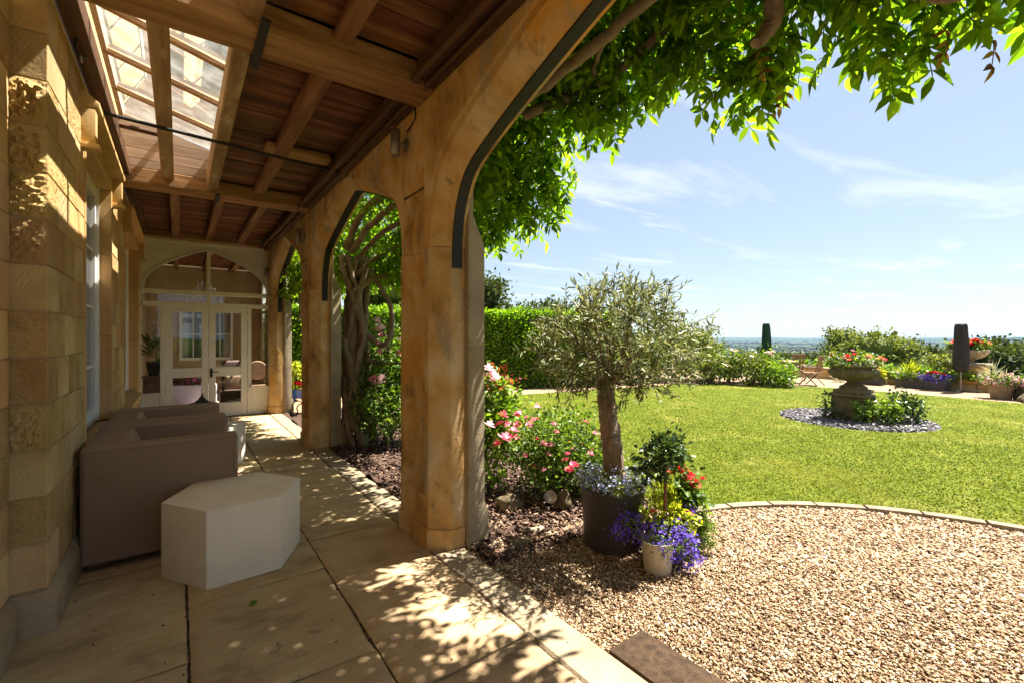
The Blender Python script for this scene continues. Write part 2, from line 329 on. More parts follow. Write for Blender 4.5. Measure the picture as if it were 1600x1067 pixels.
cream = pbr('cream_paint', [(0.25, (0.68, 0.63, 0.52)), (0.7, (0.78, 0.74, 0.64))], 5, bump=0.12, bscale=25, var=0.02, rough=0.55, bdist=0.003, spots=[(7, 0.70, (0.42, 0.36, 0.26), S1)])
taupe = pbr('taupe_leather', [(0.3, (0.235, 0.155, 0.10)), (0.7, (0.275, 0.185, 0.122))], 5, bump=0.35, bscale=180, var=0.02, rough=0.48, spec=0.4, bdist=0.002)
hexm = pbr('cream_composite', [(0.25, (0.70, 0.63, 0.51)), (0.6, (0.80, 0.74, 0.62)), (0.85, (0.83, 0.78, 0.67))], 4, bump=0.15, bscale=60, var=0.02, rough=0.6, bdist=0.003, spots=[(6, 0.66, (0.50, 0.44, 0.34), (1, 2, 1)), (55, 0.75, (0.30, 0.24, 0.16), S1)])
gravel_m = pbr('pea_gravel', [(0.02, (0.11, 0.06, 0.03)), (0.35, (0.29, 0.175, 0.09)), (0.65, (0.40, 0.28, 0.16)), (0.97, (0.54, 0.46, 0.35))], 40, bump=0.2, bscale=120, var=0.22, island=True, hue=0.015, rough=0.75)
gravel_base = pbr('gravel_sheet', [(0.3, (0.15, 0.095, 0.05)), (0.5, (0.30, 0.195, 0.115)), (0.7, (0.44, 0.32, 0.21))], 55, detail=8, bump=1.0, bscale=60, bdist=0.02, var=0, rough=0.9, spots=[(90, 0.60, (0.50, 0.41, 0.30), S1)])
grass_m = pbr('lawn_turf', [(0.25, (0.07, 0.098, 0.008)), (0.5, (0.11, 0.14, 0.012)), (0.75, (0.165, 0.178, 0.024))], 2.2, detail=10, bump=0.8, bscale=130, bdist=0.02, var=0, rough=0.95, spec=0.1, spots=[(0.9, 0.56, (0.22, 0.215, 0.05), S1), (40, 0.62, (0.08, 0.115, 0.012), S1)])
blade_m = pbr('grass_blade', [(0.1, (0.062, 0.095, 0.006)), (0.5, (0.096, 0.132, 0.009)), (0.9, (0.15, 0.172, 0.024))], 1.2, spots=[(.8, .50, (.19, .185, .036), S1), (2.5, .56, (.07, .11, .009), S1)], bump=0, var=0.10, island=True, trans=0.35, rough=0.7, spec=0.1)
soil_m = pbr('bark_mulch', [(0.25, (0.028, 0.015, 0.010)), (0.5, (0.075, 0.042, 0.028)), (0.8, (0.16, 0.10, 0.07))], 28, bump=1.0, bscale=45, bdist=0.03, var=0, rough=0.95)
chip_m = pbr('bark_chip', [(0.1, (0.03, 0.016, 0.012)), (0.5, (0.10, 0.055, 0.036)), (0.9, (0.26, 0.17, 0.12))], 20, bump=0.3, var=0.2, island=True, rough=0.9)
slate_m = pbr('slate_chip', [(0.1, (0.06, 0.054, 0.06)), (0.5, (0.14, 0.13, 0.14)), (0.9, (0.30, 0.285, 0.30))], 20, bump=0.3, var=0.2, island=True, rough=0.7)
terrain_m = pbr('far_fields', [(0.3, (0.018, 0.032, 0.010)), (0.5, (0.03, 0.048, 0.015)), (0.70, (0.075, 0.09, 0.03))], 0.012, detail=9, bump=0, var=0, rough=1, spec=0)
coir = pbr('coir_mat', [(0.3, (0.035, 0.02, 0.011)), (0.7, (0.105, 0.064, 0.036))], 28, bump=1.0, bscale=220, bdist=0.01, var=0, rough=1)
terracotta = pbr('aged_clay', [(0.3, (0.22, 0.14, 0.08)), (0.7, (0.36, 0.26, 0.17))], 8, bump=0.3, var=0.1)
potgrey = pbr('dark_grey_planter', [(0.3, (0.040, 0.034, 0.030)), (0.7, (0.058, 0.050, 0.045))], 8, (1, 1, 0.3), bump=0.15, bscale=90, bstretch=(1, 1, 0.05), var=0.06, rough=0.5, bdist=0.004)
planter_m = pbr('slate_grey_planter', [(0.3, (0.055, 0.052, 0.055)), (0.7, (0.085, 0.08, 0.085))], 8, bump=0.1, var=0.1, rough=0.6)
potcream = pbr('cream_glazed_pot', [(0.3, (0.42, 0.38, 0.28)), (0.7, (0.52, 0.48, 0.37))], 8, (1, 1, 0.4), bump=0.1, var=0.02, rough=0.35, spec=0.5)
bluepot = pbr('blue_glazed_pot', [(0.3, (0.015, 0.05, 0.22)), (0.7, (0.02, 0.09, 0.34))], 6, bump=0, var=0, rough=0.25, spec=0.6)
cover_green = pbr('green_cover_cloth', [(0.3, (0.010, 0.035, 0.022)), (0.7, (0.018, 0.055, 0.036))], 6, bump=0.3, bscale=14, var=0, rough=0.8, bdist=0.02)
cover_black = pbr('charcoal_cover_cloth', [(0.3, (0.020, 0.018, 0.018)), (0.7, (0.035, 0.032, 0.033))], 6, bump=0.3, bscale=14, var=0, rough=0.75, bdist=0.02)
bark = pbr('olive_bark', [(0.25, (0.12, 0.08, 0.05)), (0.5, (0.29, 0.21, 0.14)), (0.8, (0.42, 0.33, 0.23))], 10, (1, 1, 0.22), bump=1.0, bscale=16, bstretch=(1.4, 1.4, 0.3), bdist=0.03, var=0.05, rough=0.9, spots=[(9, 0.58, (0.06, 0.036, 0.022), (1, 1, 0.55)), (22, 0.60, (0.46, 0.38, 0.28), (1, 1, 0.3))])
vine_m = pbr('wisteria_bark', [(0.25, (0.09, 0.065, 0.045)), (0.5, (0.22, 0.165, 0.115)), (0.8, (0.34, 0.27, 0.195))], 8, (1, 1, 0.35), bump=0.8, bscale=24, bstretch=(1.5, 1.5, 0.4), bdist=0.015, var=0.12, rough=0.85)
twig = pbr('twig_bark', [(0.3, (0.07, 0.05, 0.028)), (0.7, (0.15, 0.11, 0.06))], 10, bump=0.3, var=0.15)
def leafmat(name, a, b, c, trans=0.4, rough=0.45, spec=0.4, tcol=None, var=0.2, hue=0.01):
    return pbr(name, [(0.1, a), (0.5, b), (0.9, c)], 1.5, bump=0, var=var, hue=hue, island=True, trans=trans, rough=rough, spec=spec, tcol=tcol, detail=3)
wist_m = leafmat('wisteria_leaf', (0.065, 0.135, 0.010), (0.11, 0.205, 0.016), (0.18, 0.285, 0.028), 0.6, tcol=(2.0, 1.9, 0.5))
wist_old = leafmat('bronze_leaf', (0.14, 0.07, 0.02), (0.22, 0.12, 0.03), (0.30, 0.21, 0.05), 0.4, tcol=(1.6, 1.2, 0.6))
hedge_m = leafmat('laurel_leaf', (0.06, 0.14, 0.010), (0.115, 0.235, 0.016), (0.22, 0.35, 0.03), 0.42, tcol=(1.9, 1.8, 0.5), rough=0.4)
rose_leaf = leafmat('rose_leaf', (0.05, 0.11, 0.014), (0.09, 0.175, 0.02), (0.17, 0.26, 0.035), 0.35, rough=0.45)
rose_bright = leafmat('young_rose_leaf', (0.08, 0.16, 0.015), (0.13, 0.24, 0.022), (0.20, 0.31, 0.035), 0.4)
red_leaf = leafmat('red_young_leaf', (0.16, 0.035, 0.015), (0.30, 0.07, 0.02), (0.40, 0.14, 0.04), 0.4, tcol=(1.6, 1.0, 0.6))
olive_leaf = leafmat('olive_leaf', (0.09, 0.115, 0.035), (0.17, 0.20, 0.07), (0.38, 0.40, 0.23), 0.2, rough=0.5, tcol=(1.2, 1.2, 0.7), var=0.28)
dark_leaf = leafmat('glossy_dark_leaf', (0.025, 0.06, 0.014), (0.05, 0.10, 0.025), (0.12, 0.18, 0.06), 0.2, rough=0.25, spec=0.6)
lime_leaf = leafmat('lime_leaf', (0.20, 0.27, 0.02), (0.32, 0.38, 0.03), (0.45, 0.48, 0.06), 0.4)
mid_leaf = leafmat('mid_green_leaf', (0.055, 0.115, 0.016), (0.10, 0.18, 0.024), (0.18, 0.27, 0.045), 0.35)
shrub_leaf = leafmat('garden_shrub_leaf', (0.06, 0.095, 0.015), (0.12, 0.165, 0.028), (0.21, 0.245, 0.06), 0.3)
tree_leaf = leafmat('tree_leaf', (0.028, 0.046, 0.012), (0.048, 0.072, 0.018), (0.085, 0.108, 0.032), 0.25, spec=0.15, rough=0.7)
tree_leaf2 = leafmat('pale_tree_leaf', (0.075, 0.11, 0.022), (0.13, 0.17, 0.036), (0.21, 0.24, 0.07), 0.25, spec=0.15, rough=0.7)
grey_leaf = leafmat('silver_leaf', (0.30, 0.32, 0.28), (0.42, 0.44, 0.40), (0.55, 0.56, 0.52), 0.2)
def petal(name, a, b, c, tr=0.35): return leafmat(name, a, b, c, tr, rough=0.6, spec=0.2, tcol=(1.2, 1.1, 1.1), var=0.12)
pet_pink = petal('pink_petal', (0.62, 0.16, 0.26), (0.74, 0.30, 0.38), (0.84, 0.55, 0.58))
pet_deep = petal('deep_pink_petal', (0.62, 0.06, 0.14), (0.74, 0.12, 0.20), (0.80, 0.25, 0.32))
pet_pale = petal('pale_pink_petal', (0.70, 0.40, 0.44), (0.80, 0.58, 0.60), (0.88, 0.74, 0.74))
pet_red = petal('red_petal', (0.45, 0.008, 0.02), (0.60, 0.015, 0.035), (0.70, 0.05, 0.06), 0.25)
pet_coral = petal('coral_petal', (0.70, 0.10, 0.06), (0.80, 0.20, 0.14), (0.85, 0.40, 0.30))
pet_violet = petal('violet_petal', (0.08, 0.03, 0.42), (0.13, 0.06, 0.55), (0.25, 0.15, 0.66), 0.3)
pet_lilac = petal('pale_blue_petal', (0.28, 0.33, 0.62), (0.38, 0.43, 0.70), (0.55, 0.58, 0.78), 0.3)
pet_mag = petal('magenta_petal', (0.42, 0.03, 0.16), (0.58, 0.08, 0.26), (0.70, 0.25, 0.40))
pet_white = petal('white_petal', (0.65, 0.63, 0.58), (0.75, 0.73, 0.70), (0.82, 0.80, 0.78))
pet_orange = petal('orange_petal', (0.65, 0.20, 0.03), (0.75, 0.32, 0.05), (0.80, 0.45, 0.10))
glass_clear = glassmat('window_glass', (0.94, 0.96, 0.95), 0.0, 1.6)
glass_roof = glassmat('rooflight_glass', (0.96, 0.97, 0.96), 0.24, 1.0)
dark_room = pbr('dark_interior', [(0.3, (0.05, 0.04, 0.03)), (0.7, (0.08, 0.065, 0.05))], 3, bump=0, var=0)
plaster = pbr('sandy_plaster', [(0.3, (0.36, 0.25, 0.14)), (0.7, (0.46, 0.34, 0.21))], 2, bump=0.2, bscale=20, var=0.03)
crystal = pbr('crystal_glass', [(0.3, (0.5, 0.48, 0.42)), (0.7, (0.8, 0.78, 0.7))], 30, bump=0, var=0.2, rough=0.1, spec=1.0, island=True)
cushion_m = pbr('brown_velvet', [(0.3, (0.09, 0.06, 0.045)), (0.7, (0.14, 0.10, 0.075))], 6, bump=0.2, var=0.05, rough=0.6)
rug_m = pbr('pink_pattern_rug', [(0.35, (0.35, 0.12, 0.22)), (0.5, (0.62, 0.45, 0.52)), (0.65, (0.70, 0.62, 0.62))], 26, bump=0.2, var=0)

# ------------------------------------------------------------------ foliage makers
def unit(v): return v / np.maximum(np.linalg.norm(v, axis=1, keepdims=True), 1e-9)

def leaves(name, P, D, L, W, rng=RNG, fold=0.25, droop=0.0, shape=6):
    """n leaves: base points P, directions D, lengths L, widths W; six-sided folded blades (or rhombs)"""
    n = len(P); D = unit(np.asarray(D, float)); L = np.broadcast_to(L, (n,)).reshape(-1, 1); W = np.broadcast_to(W, (n,)).reshape(-1, 1)
    side = np.cross(D, rng.normal(size=(n, 3)) + np.array([0, 0, 1.2])); side = unit(side)
    nor = unit(np.cross(side, D)); nor = nor * np.sign(nor[:, 2:3] + 1e-6)
    tip = P + D * L - np.array([0, 0, 1.0]) * L * droop
    if shape == 4:
        mid = P + D * L * 0.5
        V = np.stack([P, mid + side * W * 0.5 - nor * W * fold * 0.5, tip, mid - side * W * 0.5 - nor * W * fold * 0.5], 1).reshape(-1, 3)
        F = (np.arange(n) * 4)[:, None] + np.array([[0, 1, 2, 3]])
        return npmesh(name, V, F)
    m1 = P + D * L * 0.33; m2 = P + D * L * 0.68 - np.array([0, 0, 1.0]) * L * droop * 0.4
    lift = nor * W * fold
    V = np.stack([P, m1 + side * W * 0.5 + lift, m2 + side * W * 0.40 + lift, tip, m2 - side * W * 0.40 + lift, m1 - side * W * 0.5 + lift], 1).reshape(-1, 3)
    b = (np.arange(n) * 6)[:, None]
    F = np.concatenate([b + np.array([[0, 1, 2, 3]]), b + np.array([[0, 3, 4, 5]])], 0)
    return npmesh(name, V, F)

def clumps(blobs, k, n, sig, rng=RNG, inner=0.45):
    """k clump centres in the outer shell of ellipsoid blobs, n points around them, with outward directions"""
    B = np.array(blobs, float); w = (B[:, 3] * B[:, 4] * B[:, 5]) ** (2 / 3); w /= w.sum()
    i = rng.choice(len(B), size=k, p=w); d = unit(rng.normal(size=(k, 3)))
    r = inner + (1 - inner) * rng.random((k, 1)) ** 0.5
    C = B[i, :3] + d * r * B[i, 3:6]
    j = rng.integers(0, k, n); s = sig * (0.5 + rng.random((k, 1)))
    P = C[j] + rng.normal(size=(n, 3)) * s[j]
    D = d[j] * 0.8 + rng.normal(size=(n, 3)) * 0.7 + np.array([0, 0, 0.15])
    return P, D

def bush(name, blobs, k, n, sig, L, W, mat, parent, shape=6, fold=0.25, droop=0.1, inner=0.4, zmin=None, world=True, upk=0.0):
    P, D = clumps(blobs, k, n, sig, inner=inner)
    if zmin is not None: P[:, 2] = np.maximum(P[:, 2], zmin + RNG.random(len(P)) * 0.05)
    D = D + np.array([0, 0, upk])
    Ls = L * (0.6 + 0.8 * RNG.random(len(P))); Ws = W * (0.6 + 0.8 * RNG.random(len(P)))
    o = link(name, leaves(name, P, D, Ls, Ws, fold=fold, droop=droop, shape=shape), mat, parent, world); o['kind'] = 'stuff'
    return o

def curve(pts, n=24):
    """Catmull-Rom through points"""
    P = [Vector(p) for p in pts]; P = [P[0] * 2 - P[1]] + P + [P[-1] * 2 - P[-2]]; out = []
    seg = len(P) - 3
    for q in range(n + 1):
        t = q / n * seg; i = min(int(t), seg - 1); t -= i
        a, b, c, d = P[i:i + 4]
        out.append(0.5 * ((2 * b) + (c - a) * t + (2 * a - 5 * b + 4 * c - d) * t * t + (3 * b - a - 3 * c + d) * t ** 3))
    return out

def stem(name, pts, r0, r1, mat, parent, n=8, seg=20, wob=0.0, world=True):
    c = curve(pts, seg); mb = MB()
    if wob: c = [p + Vector((random.gauss(0, wob), random.gauss(0, wob), random.gauss(0, wob))) for p in c]
    mb.tube(c, [r0 + (r1 - r0) * i / seg * 1.0 + random.uniform(-1, 1) * 0.06 * r0 for i in range(seg + 1)], n)
    return link(name, mb.mesh(name, 60), mat, parent, world)

def flower_mesh(name, r, rings=((0.25, 5, 1.2), (0.6, 6, 0.75), (1.0, 7, 0.25))):
    """a many-petalled bloom: rings of cupped petals"""
    V = []; F = []
    for rr, k, el in rings:
        ph = random.random() * 6
        for q in range(k):
            a = ph + 2 * math.pi * q / k; w = math.pi / k * 1.25
            def pt(rad, an, z): return (rad * math.cos(an), rad * math.sin(an), z)
            ro = r * rr; z1 = r * el * 0.75
            b = len(V)
            V += [pt(ro * 0.12, a, -r * .1), pt(ro * 0.7, a - w * 0.95, z1 * 0.5), pt(ro * .95, a - w * .55, z1 * .95), pt(ro * 1.02, a, z1), pt(ro * .95, a + w * .55, z1 * .95), pt(ro * 0.7, a + w * 0.95, z1 * 0.5)]
            F += [(b, b + 1, b + 2, b + 3), (b, b + 3, b + 4, b + 5)]
    mb = MB().add(V, F); return mb.mesh(name)

def put_flowers(spots, meshes, parent, name='flower', world=True, tilt=0.5):
    for i, (x, y, z, s) in enumerate(spots):
        o = link(name, meshes[i % len(meshes)], None, parent, False)
        loc = Vector((x, y, z))
        if world and parent.type == 'EMPTY': loc = loc - parent.location
        o.location = loc; o.scale = (s, s, s); o.rotation_euler = (random.uniform(-tilt, tilt), random.uniform(-tilt, tilt), random.uniform(0, 6.28))

def fl(name, r, mat, rings=None):
    me = flower_mesh(name, r, rings) if rings else flower_mesh(name, r)
    me.materials.append(mat); return me
OPEN = ((0.35, 5, 0.6), (1.0, 5, 0.18))
F_pink = [fl('pink_bloom', 0.045, pet_pink), fl('pink_bloom', 0.05, pet_pink)]
F_deep = [fl('deep_bloom', 0.042, pet_deep, OPEN), fl('deep_bloom', 0.045, pet_deep)]
F_pale = [fl('pale_bloom', 0.05, pet_pale), fl('pale_bloom', 0.05, pet_pale)]
F_red = [fl('red_bloom', 0.045, pet_red, ((0.3, 6, 1.0), (0.65, 8, .8), (1.0, 9, .4))), fl('red_bloom', 0.04, pet_red)]
F_coral = [fl('coral_bloom', 0.04, pet_coral, OPEN)]
F_small_red = [fl('geranium_head', 0.07, pet_red, ((0.4, 7, 1.0), (0.75, 9, .8), (1.0, 11, .3)))]
F_small_pink = [fl('pink_head', 0.06, pet_pink, ((0.4, 7, 1.0), (1.0, 9, .4)))]
F_coral_head = [fl('coral_head', 0.07, pet_coral, ((0.4, 7, 1.0), (0.75, 9, .8), (1.0, 11, .3)))]

def blooms(name, blobs, n, size, mat, parent, k=60, sig=0.02, world=True, inner=0.8, zlo=None):
    """tiny five-petalled flowers nobody could count"""
    P, D = clumps(blobs, k, n, sig, inner=inner)
    if zlo is not None: P = P[P[:, 2] > zlo]
    D = np.zeros_like(P); n = len(P)
    D = unit(RNG.normal(size=(n, 3)) * 0.6 + np.array([-0.3, -0.5, 0.8]))
    t = unit(np.cross(D, RNG.normal(size=(n, 3)))); b = np.cross(D, t); s = (size * (0.7 + 0.6 * RNG.random(n)))[:, None]
    V = []
    for q in range(5):
        a = q * 2 * math.pi / 5
        V.append(P + (t * math.cos(a) + b * math.sin(a)) * s + D * s * 0.2); a += math.pi / 5
        V.append(P + (t * math.cos(a) + b * math.sin(a)) * s * 0.5)
    V = np.stack(V, 1).reshape(-1, 3); F = (np.arange(n) * 10)[:, None] + np.arange(10)[None]
    o = link(name, npmesh(name, V, F), mat, parent, world); o['kind'] = 'stuff'; return o
#@@STRUCT
# ------------------------------------------------------------------ ground, lawn, paving
def terrain_h(x, y):
    d = np.maximum(0, x - 18.9 - np.maximum(0, y - 14) * 0.35)
    z = -0.12 - 45 * (1 - np.exp(-d / 150)) - 22 * (1 - np.exp(-d / 1500))
    g = np.clip((d - 150) / 1200, 0, 1)
    hills = np.sin(x / 310 + 1.3) * np.cos(y / 270 - 0.4) + 0.6 * np.sin(x / 130 - y / 170) + 0.8 * np.sin(y / 640 + x / 900)
    z = z + g * 7 * hills
    rr = np.clip((d - 4500) / 3500, 0, 1); z = z + 52 * rr * rr * (3 - 2 * rr) + rr * 9 * np.sin(y / 700 + 0.6) + rr * 5 * np.sin(y / 260)
    return z
rad = np.concatenate([np.linspace(0.5, 20, 14), np.geomspace(22, 13500, 90)]); th = np.linspace(0, 2 * np.pi, 241)[:-1]
rr_, tt_ = np.meshgrid(rad, th, indexing='ij'); X = 12 + rr_ * np.cos(tt_); Y = 3 + rr_ * np.sin(tt_)
V = np.stack([X, Y, terrain_h(X, Y)], -1).reshape(-1, 3); nt_ = len(th)
ii, jj = np.meshgrid(np.arange(len(rad) - 1), np.arange(nt_), indexing='ij'); a = (ii * nt_ + jj).ravel(); b = (ii * nt_ + (jj + 1) % nt_).ravel()
terrain = link('terrain', npmesh('terrain', V, np.stack([a, a + nt_, b + nt_, b], 1), True), terrain_m); terrain['kind'] = 'structure'

gs = link('gravel_ground', MB().add([(1.53, -9, -.03), (18.8, -9, -.03), (18.8, 14, -.03), (1.53, 14, -.03)], [(0, 1, 2, 3)]), gravel_base); gs['kind'] = 'structure'
AC = (2.744, -0.13); AR = 2.336
lawn_poly = [(AC[0] + (AR + .05) * math.cos(R(a)), AC[1] + (AR + .05) * math.sin(R(a))) for a in range(-72, 82, 6)]
lawn_poly += [(3.25, 3.0), (3.5, 5.0), (3.9, 7.2), (4.4, 9.2), (7.84, 8.75), (11.9, 8.2), (13.1, 7.75), (14.2, 6.3), (14.75, 5.0), (14.75, 3.4), (14.45, 1.2), (14.0, -1.5), (13.2, -8.5), (3.6, -8.5)]
lbm = bmesh.new(); lf = lbm.faces.new([lbm.verts.new((x, y, 0.0)) for x, y in lawn_poly]); bmesh.ops.triangulate(lbm, faces=[lf])
lme = bpy.data.meshes.new('lawn'); lbm.to_mesh(lme); lbm.free()
lawn = link('lawn', lme, grass_m); lawn['kind'] = 'structure'

def inpoly(px, py, poly):
    c = np.zeros(len(px), bool); n = len(poly)
    for i in range(n):
        x0, y0 = poly[i]; x1, y1 = poly[(i + 1) % n]
        if y0 == y1: continue
        t = ((y0 > py) != (y1 > py)) & (px < (x1 - x0) * (py - y0) / (y1 - y0) + x0); c ^= t
    return c
n = 1300000; gx = RNG.uniform(2.4, 14.8, n); gy = RNG.uniform(-7.5, 9.2, n); dd = np.hypot(gx, gy)
keep = inpoly(gx, gy, lawn_poly) & (RNG.random(n) < np.clip(3.5 / dd, 0, 1) ** 1.6) & (np.hypot(gx - 9.35, gy - 2.85) > 1.03)
gx, gy = gx[keep], gy[keep]; n = len(gx); dd = np.hypot(gx, gy)
a = RNG.uniform(0, 6.28, n); h = RNG.uniform(.007, .018, n); w = 0.0026 * np.clip(dd / 2.2, 1, 3.5); ln = RNG.normal(size=(n, 2)) * .012
V = np.stack([np.stack([gx - np.cos(a) * w, gy - np.sin(a) * w, 0 * gx], 1), np.stack([gx + np.cos(a) * w, gy + np.sin(a) * w, 0 * gx], 1), np.stack([gx + ln[:, 0], gy + ln[:, 1], h], 1)], 1).reshape(-1, 3)
tag(link('grass', npmesh('grass', V, np.arange(3 * n).reshape(-1, 3)), blade_m), kind='stuff')

edge_m = pbr('edging_concrete', [(0.2, (0.14, 0.11, 0.075)), (0.5, (0.235, 0.185, 0.125)), (0.8, (0.32, 0.26, 0.18))], 9, bump=0.5, bscale=60, var=0.12, rough=0.9, spots=[(30, 0.62, (0.12, 0.10, 0.06), S1)])
edging = setting('lawn_edging', (AC[0], AC[1], 0))
for k in range(17):
    a0, a1 = R(84 - 9.2 * k), R(84 - 9.2 * (k + 1) + .35); z1 = .008 + random.uniform(-.006, .006); r0, r1 = AR - .045 + random.uniform(-.006, .006), AR + .04
    mb = MB(); P = []
    for q in range(4):
        t = a0 + (a1 - a0) * q / 3; P.append((math.cos(t), math.sin(t)))
    poly = [(AC[0] + r0 * c, AC[1] + r0 * s) for c, s in P] + [(AC[0] + r1 * c, AC[1] + r1 * s) for c, s in P[::-1]]
    mb.prism(poly[::-1], -.08, z1); link('edging_stone', bevel_mesh(mb, .009, 2, 'edging_stone'), edge_m, edging)

# pebbles on the near gravel
def chips(name, px, py, pz, size, flat, mat, kind='stuff', parent=None):
    n = len(px); s = size * (0.55 + 0.9 * RNG.random(n)); ax = np.stack([s * RNG.uniform(.8, 1.25, n), s * RNG.uniform(.55, .9, n), s * flat * RNG.uniform(.6, 1.2, n)], 1)
    octa = np.array([(1, 0, 0), (-1, 0, 0), (0, 1, 0), (0, -1, 0), (0, 0, 1), (0, 0, -1)], float) * .95
    C = (octa[None] + RNG.normal(size=(n, 6, 3)) * .26) * ax[:, None]
    a = RNG.uniform(0, 6.28, n); t = RNG.normal(size=n) * .32; u = RNG.normal(size=n) * .32
    y1 = C[..., 1] * np.cos(t)[:, None] - C[..., 2] * np.sin(t)[:, None]; z1 = C[..., 1] * np.sin(t)[:, None] + C[..., 2] * np.cos(t)[:, None]
    x1 = C[..., 0] * np.cos(u)[:, None] + z1 * np.sin(u)[:, None]; z1 = z1 * np.cos(u)[:, None] - C[..., 0] * np.sin(u)[:, None]
    X = x1 * np.cos(a)[:, None] - y1 * np.sin(a)[:, None] + px[:, None]; Y = x1 * np.sin(a)[:, None] + y1 * np.cos(a)[:, None] + py[:, None]
    V = np.stack([X, Y, z1 + pz[:, None]], -1).reshape(-1, 3); b = (np.arange(n) * 6)[:, None]
    F = np.concatenate([b + np.array([f]) for f in ((0, 2, 4), (2, 1, 4), (1, 3, 4), (3, 0, 4), (2, 0, 5), (1, 2, 5), (3, 1, 5), (0, 3, 5))], 0)
    o = link(name, npmesh(name, V, F), mat, parent); o['kind'] = kind; return o
n = 240000; px = RNG.uniform(1.55, 5.05, n); py = RNG.uniform(-1.7, 2.75, n)
keep = (np.hypot(px - AC[0], py - AC[1]) < AR - .05) | ((px < 3.0) & (py > 1.6) & (py < 2.45 + .18 * np.sin(px * 5) + RNG.normal(size=n) * .08))
keep &= RNG.random(n) < np.where(py < -.3, .6, 1) * np.clip(2.6 / np.hypot(px, py), .35, 1)
px, py = px[keep], py[keep]; sc_ = np.clip(np.hypot(px, py) / 3.0, .85, 1.3)
chips('gravel', px, py, -.026 + RNG.random(len(px)) * .012,   .0100 * sc_, .5, gravel_m)

# planting bed
bx, by = np.meshgrid(np.linspace(1.53, 3.75, 46), np.linspace(2.3, 9.4, 120), indexing='ij')
edge = np.minimum(np.clip((by - 2.35) / .35, 0, 1), np.clip((3.35 + (by - 2.4) * .1 - bx) / .3, 0, 1))
bz = -.05 + edge * (.055 + .03 * np.sin(bx * 7 + 1) * np.cos(by * 5) + RNG.normal(size=bx.shape) * .010)
ii, jj = np.meshgrid(np.arange(45), np.arange(119), indexing='ij'); a = (ii * 120 + jj).ravel()
tag(link('planting_bed', npmesh('planting_bed', np.stack([bx, by, bz], -1).reshape(-1, 3), np.stack([a, a + 120, a + 121, a + 1], 1), True), soil_m), kind='structure')
n = 9000; px = RNG.uniform(1.56, 3.3, n); py = 2.35 + RNG.random(n) ** 1.6 * 4.6
chips('bark_chippings', px, py, .012 + RNG.random(n) * .025 - .05 * np.clip((2.7 - py) / .4, 0, 1), .022, .25, chip_m)
n = 2600; px = RNG.uniform(1.6, 3.0, n); py = 2.45 + RNG.random(n) ** 2 * .5
chips('scattered_gravel', px, py, .0 + 0 * px, .012, .5, gravel_m)

# loggia paving, one child per slab
paving = setting('loggia_paving', (.4, 4, 0))
link('joint_bed', MB().add([(-.7, -2.5, -.014), (1.52, -2.5, -.014), (1.52, 9.6, -.014), (-.7, 9.6, -.014)], [(0, 1, 2, 3)]), joint_m, paving)
def slab(x0, x1, y0, y1, mat=slab_m, g=.005, c=.006, name='slab', z=0.0, par=None):
    if name == 'slab' and y1 > -.3 and y0 < 4.4:                               # riven top: worn terraces of split stone
        nx, ny = max(8, int((x1 - x0) / .022)), max(8, int((y1 - y0) / .022)); V = []; sd = random.uniform(0, 50); z += random.uniform(-.002, .002)
        for i in range(nx + 1):
            for k in range(ny + 1):
                u, w = i / nx, k / ny; x, y = x0 + g + (x1 - x0 - 2 * g) * u, y0 + g + (y1 - y0 - 2 * g) * w
                q = mnoise.fractal(Vector((x * 1.7 + sd, y * 3.0, sd)), 1.0, 2.1, 5) * 3.2; f = q - math.floor(q); q = math.floor(q) + min(1, f * 4)
                e = min(min(u, 1 - u) * (x1 - x0), min(w, 1 - w) * (y1 - y0)); wob = .004 * mnoise.noise(Vector((x * 9, y * 9, sd)))
                V.append((x + (wob if i in (0, nx) else 0), y + (wob if k in (0, ny) else 0), z + .0028 * q - (.006 if e < .001 else .0)))
        F = [(i * (ny + 1) + k, (i + 1) * (ny + 1) + k, (i + 1) * (ny + 1) + k + 1, i * (ny + 1) + k + 1) for i in range(nx) for k in range(ny)]
        rim = [i * (ny + 1) for i in range(nx + 1)] + [nx * (ny + 1) + k for k in range(1, ny + 1)] + [i * (ny + 1) + ny for i in range(nx - 1, -1, -1)] + [k for k in range(ny - 1, 0, -1)]
        n0 = len(V); V += [(V[i][0], V[i][1], -.05) for i in rim]; m_ = len(rim)
        F += [(n0 + i, n0 + (i + 1) % m_, rim[(i + 1) % m_], rim[i]) for i in range(m_)]
        return link(name, MB().add(V, F).mesh(name, 30), mat, par or paving)
    mb = MB().cbox(x0 + g, x1 - g, y0 + g, y1 - g, -.05, z + random.uniform(-.002, .002), c, .003)
    return link(name, mb, mat, par or paving)
for x0, x1, ys in ((-.62, .034, (-2.2, -1.3, -.35, .6, 1.55, 2.41, 3.55, 4.5, 5.3, 6.3, 7.2, 8.3, 9.5)),
                   (.034, .72, (-2.2, -1.2, -.2, .95, 2.02, 2.91, 3.72, 4.6, 5.5, 6.4, 7.6, 8.5, 9.5)),
                   (.72, 1.328, (-2.2, -1.4, -.5, .55, 1.69, 3.36, 4.47, 5.05, 6.1, 7.1, 8.2, 9.5))):
    for y0, y1 in zip(ys, ys[1:]): slab(x0, x1, y0, y1, g=.004 if x0 > .1 else .006)
for y0, y1 in zip((-2.2, -1.1, .35, 1.72, 2.68, 3.6, 4.62, 5.7, 6.8, 7.9, 8.8, 9.6), (-1.1, .35, 1.72, 2.68, 3.6, 4.62, 5.7, 6.8, 7.9, 8.8, 9.6)):
    slab(1.328, 1.545, y0, y1, kerb_m, .003, .012, 'kerb_stone', .003)

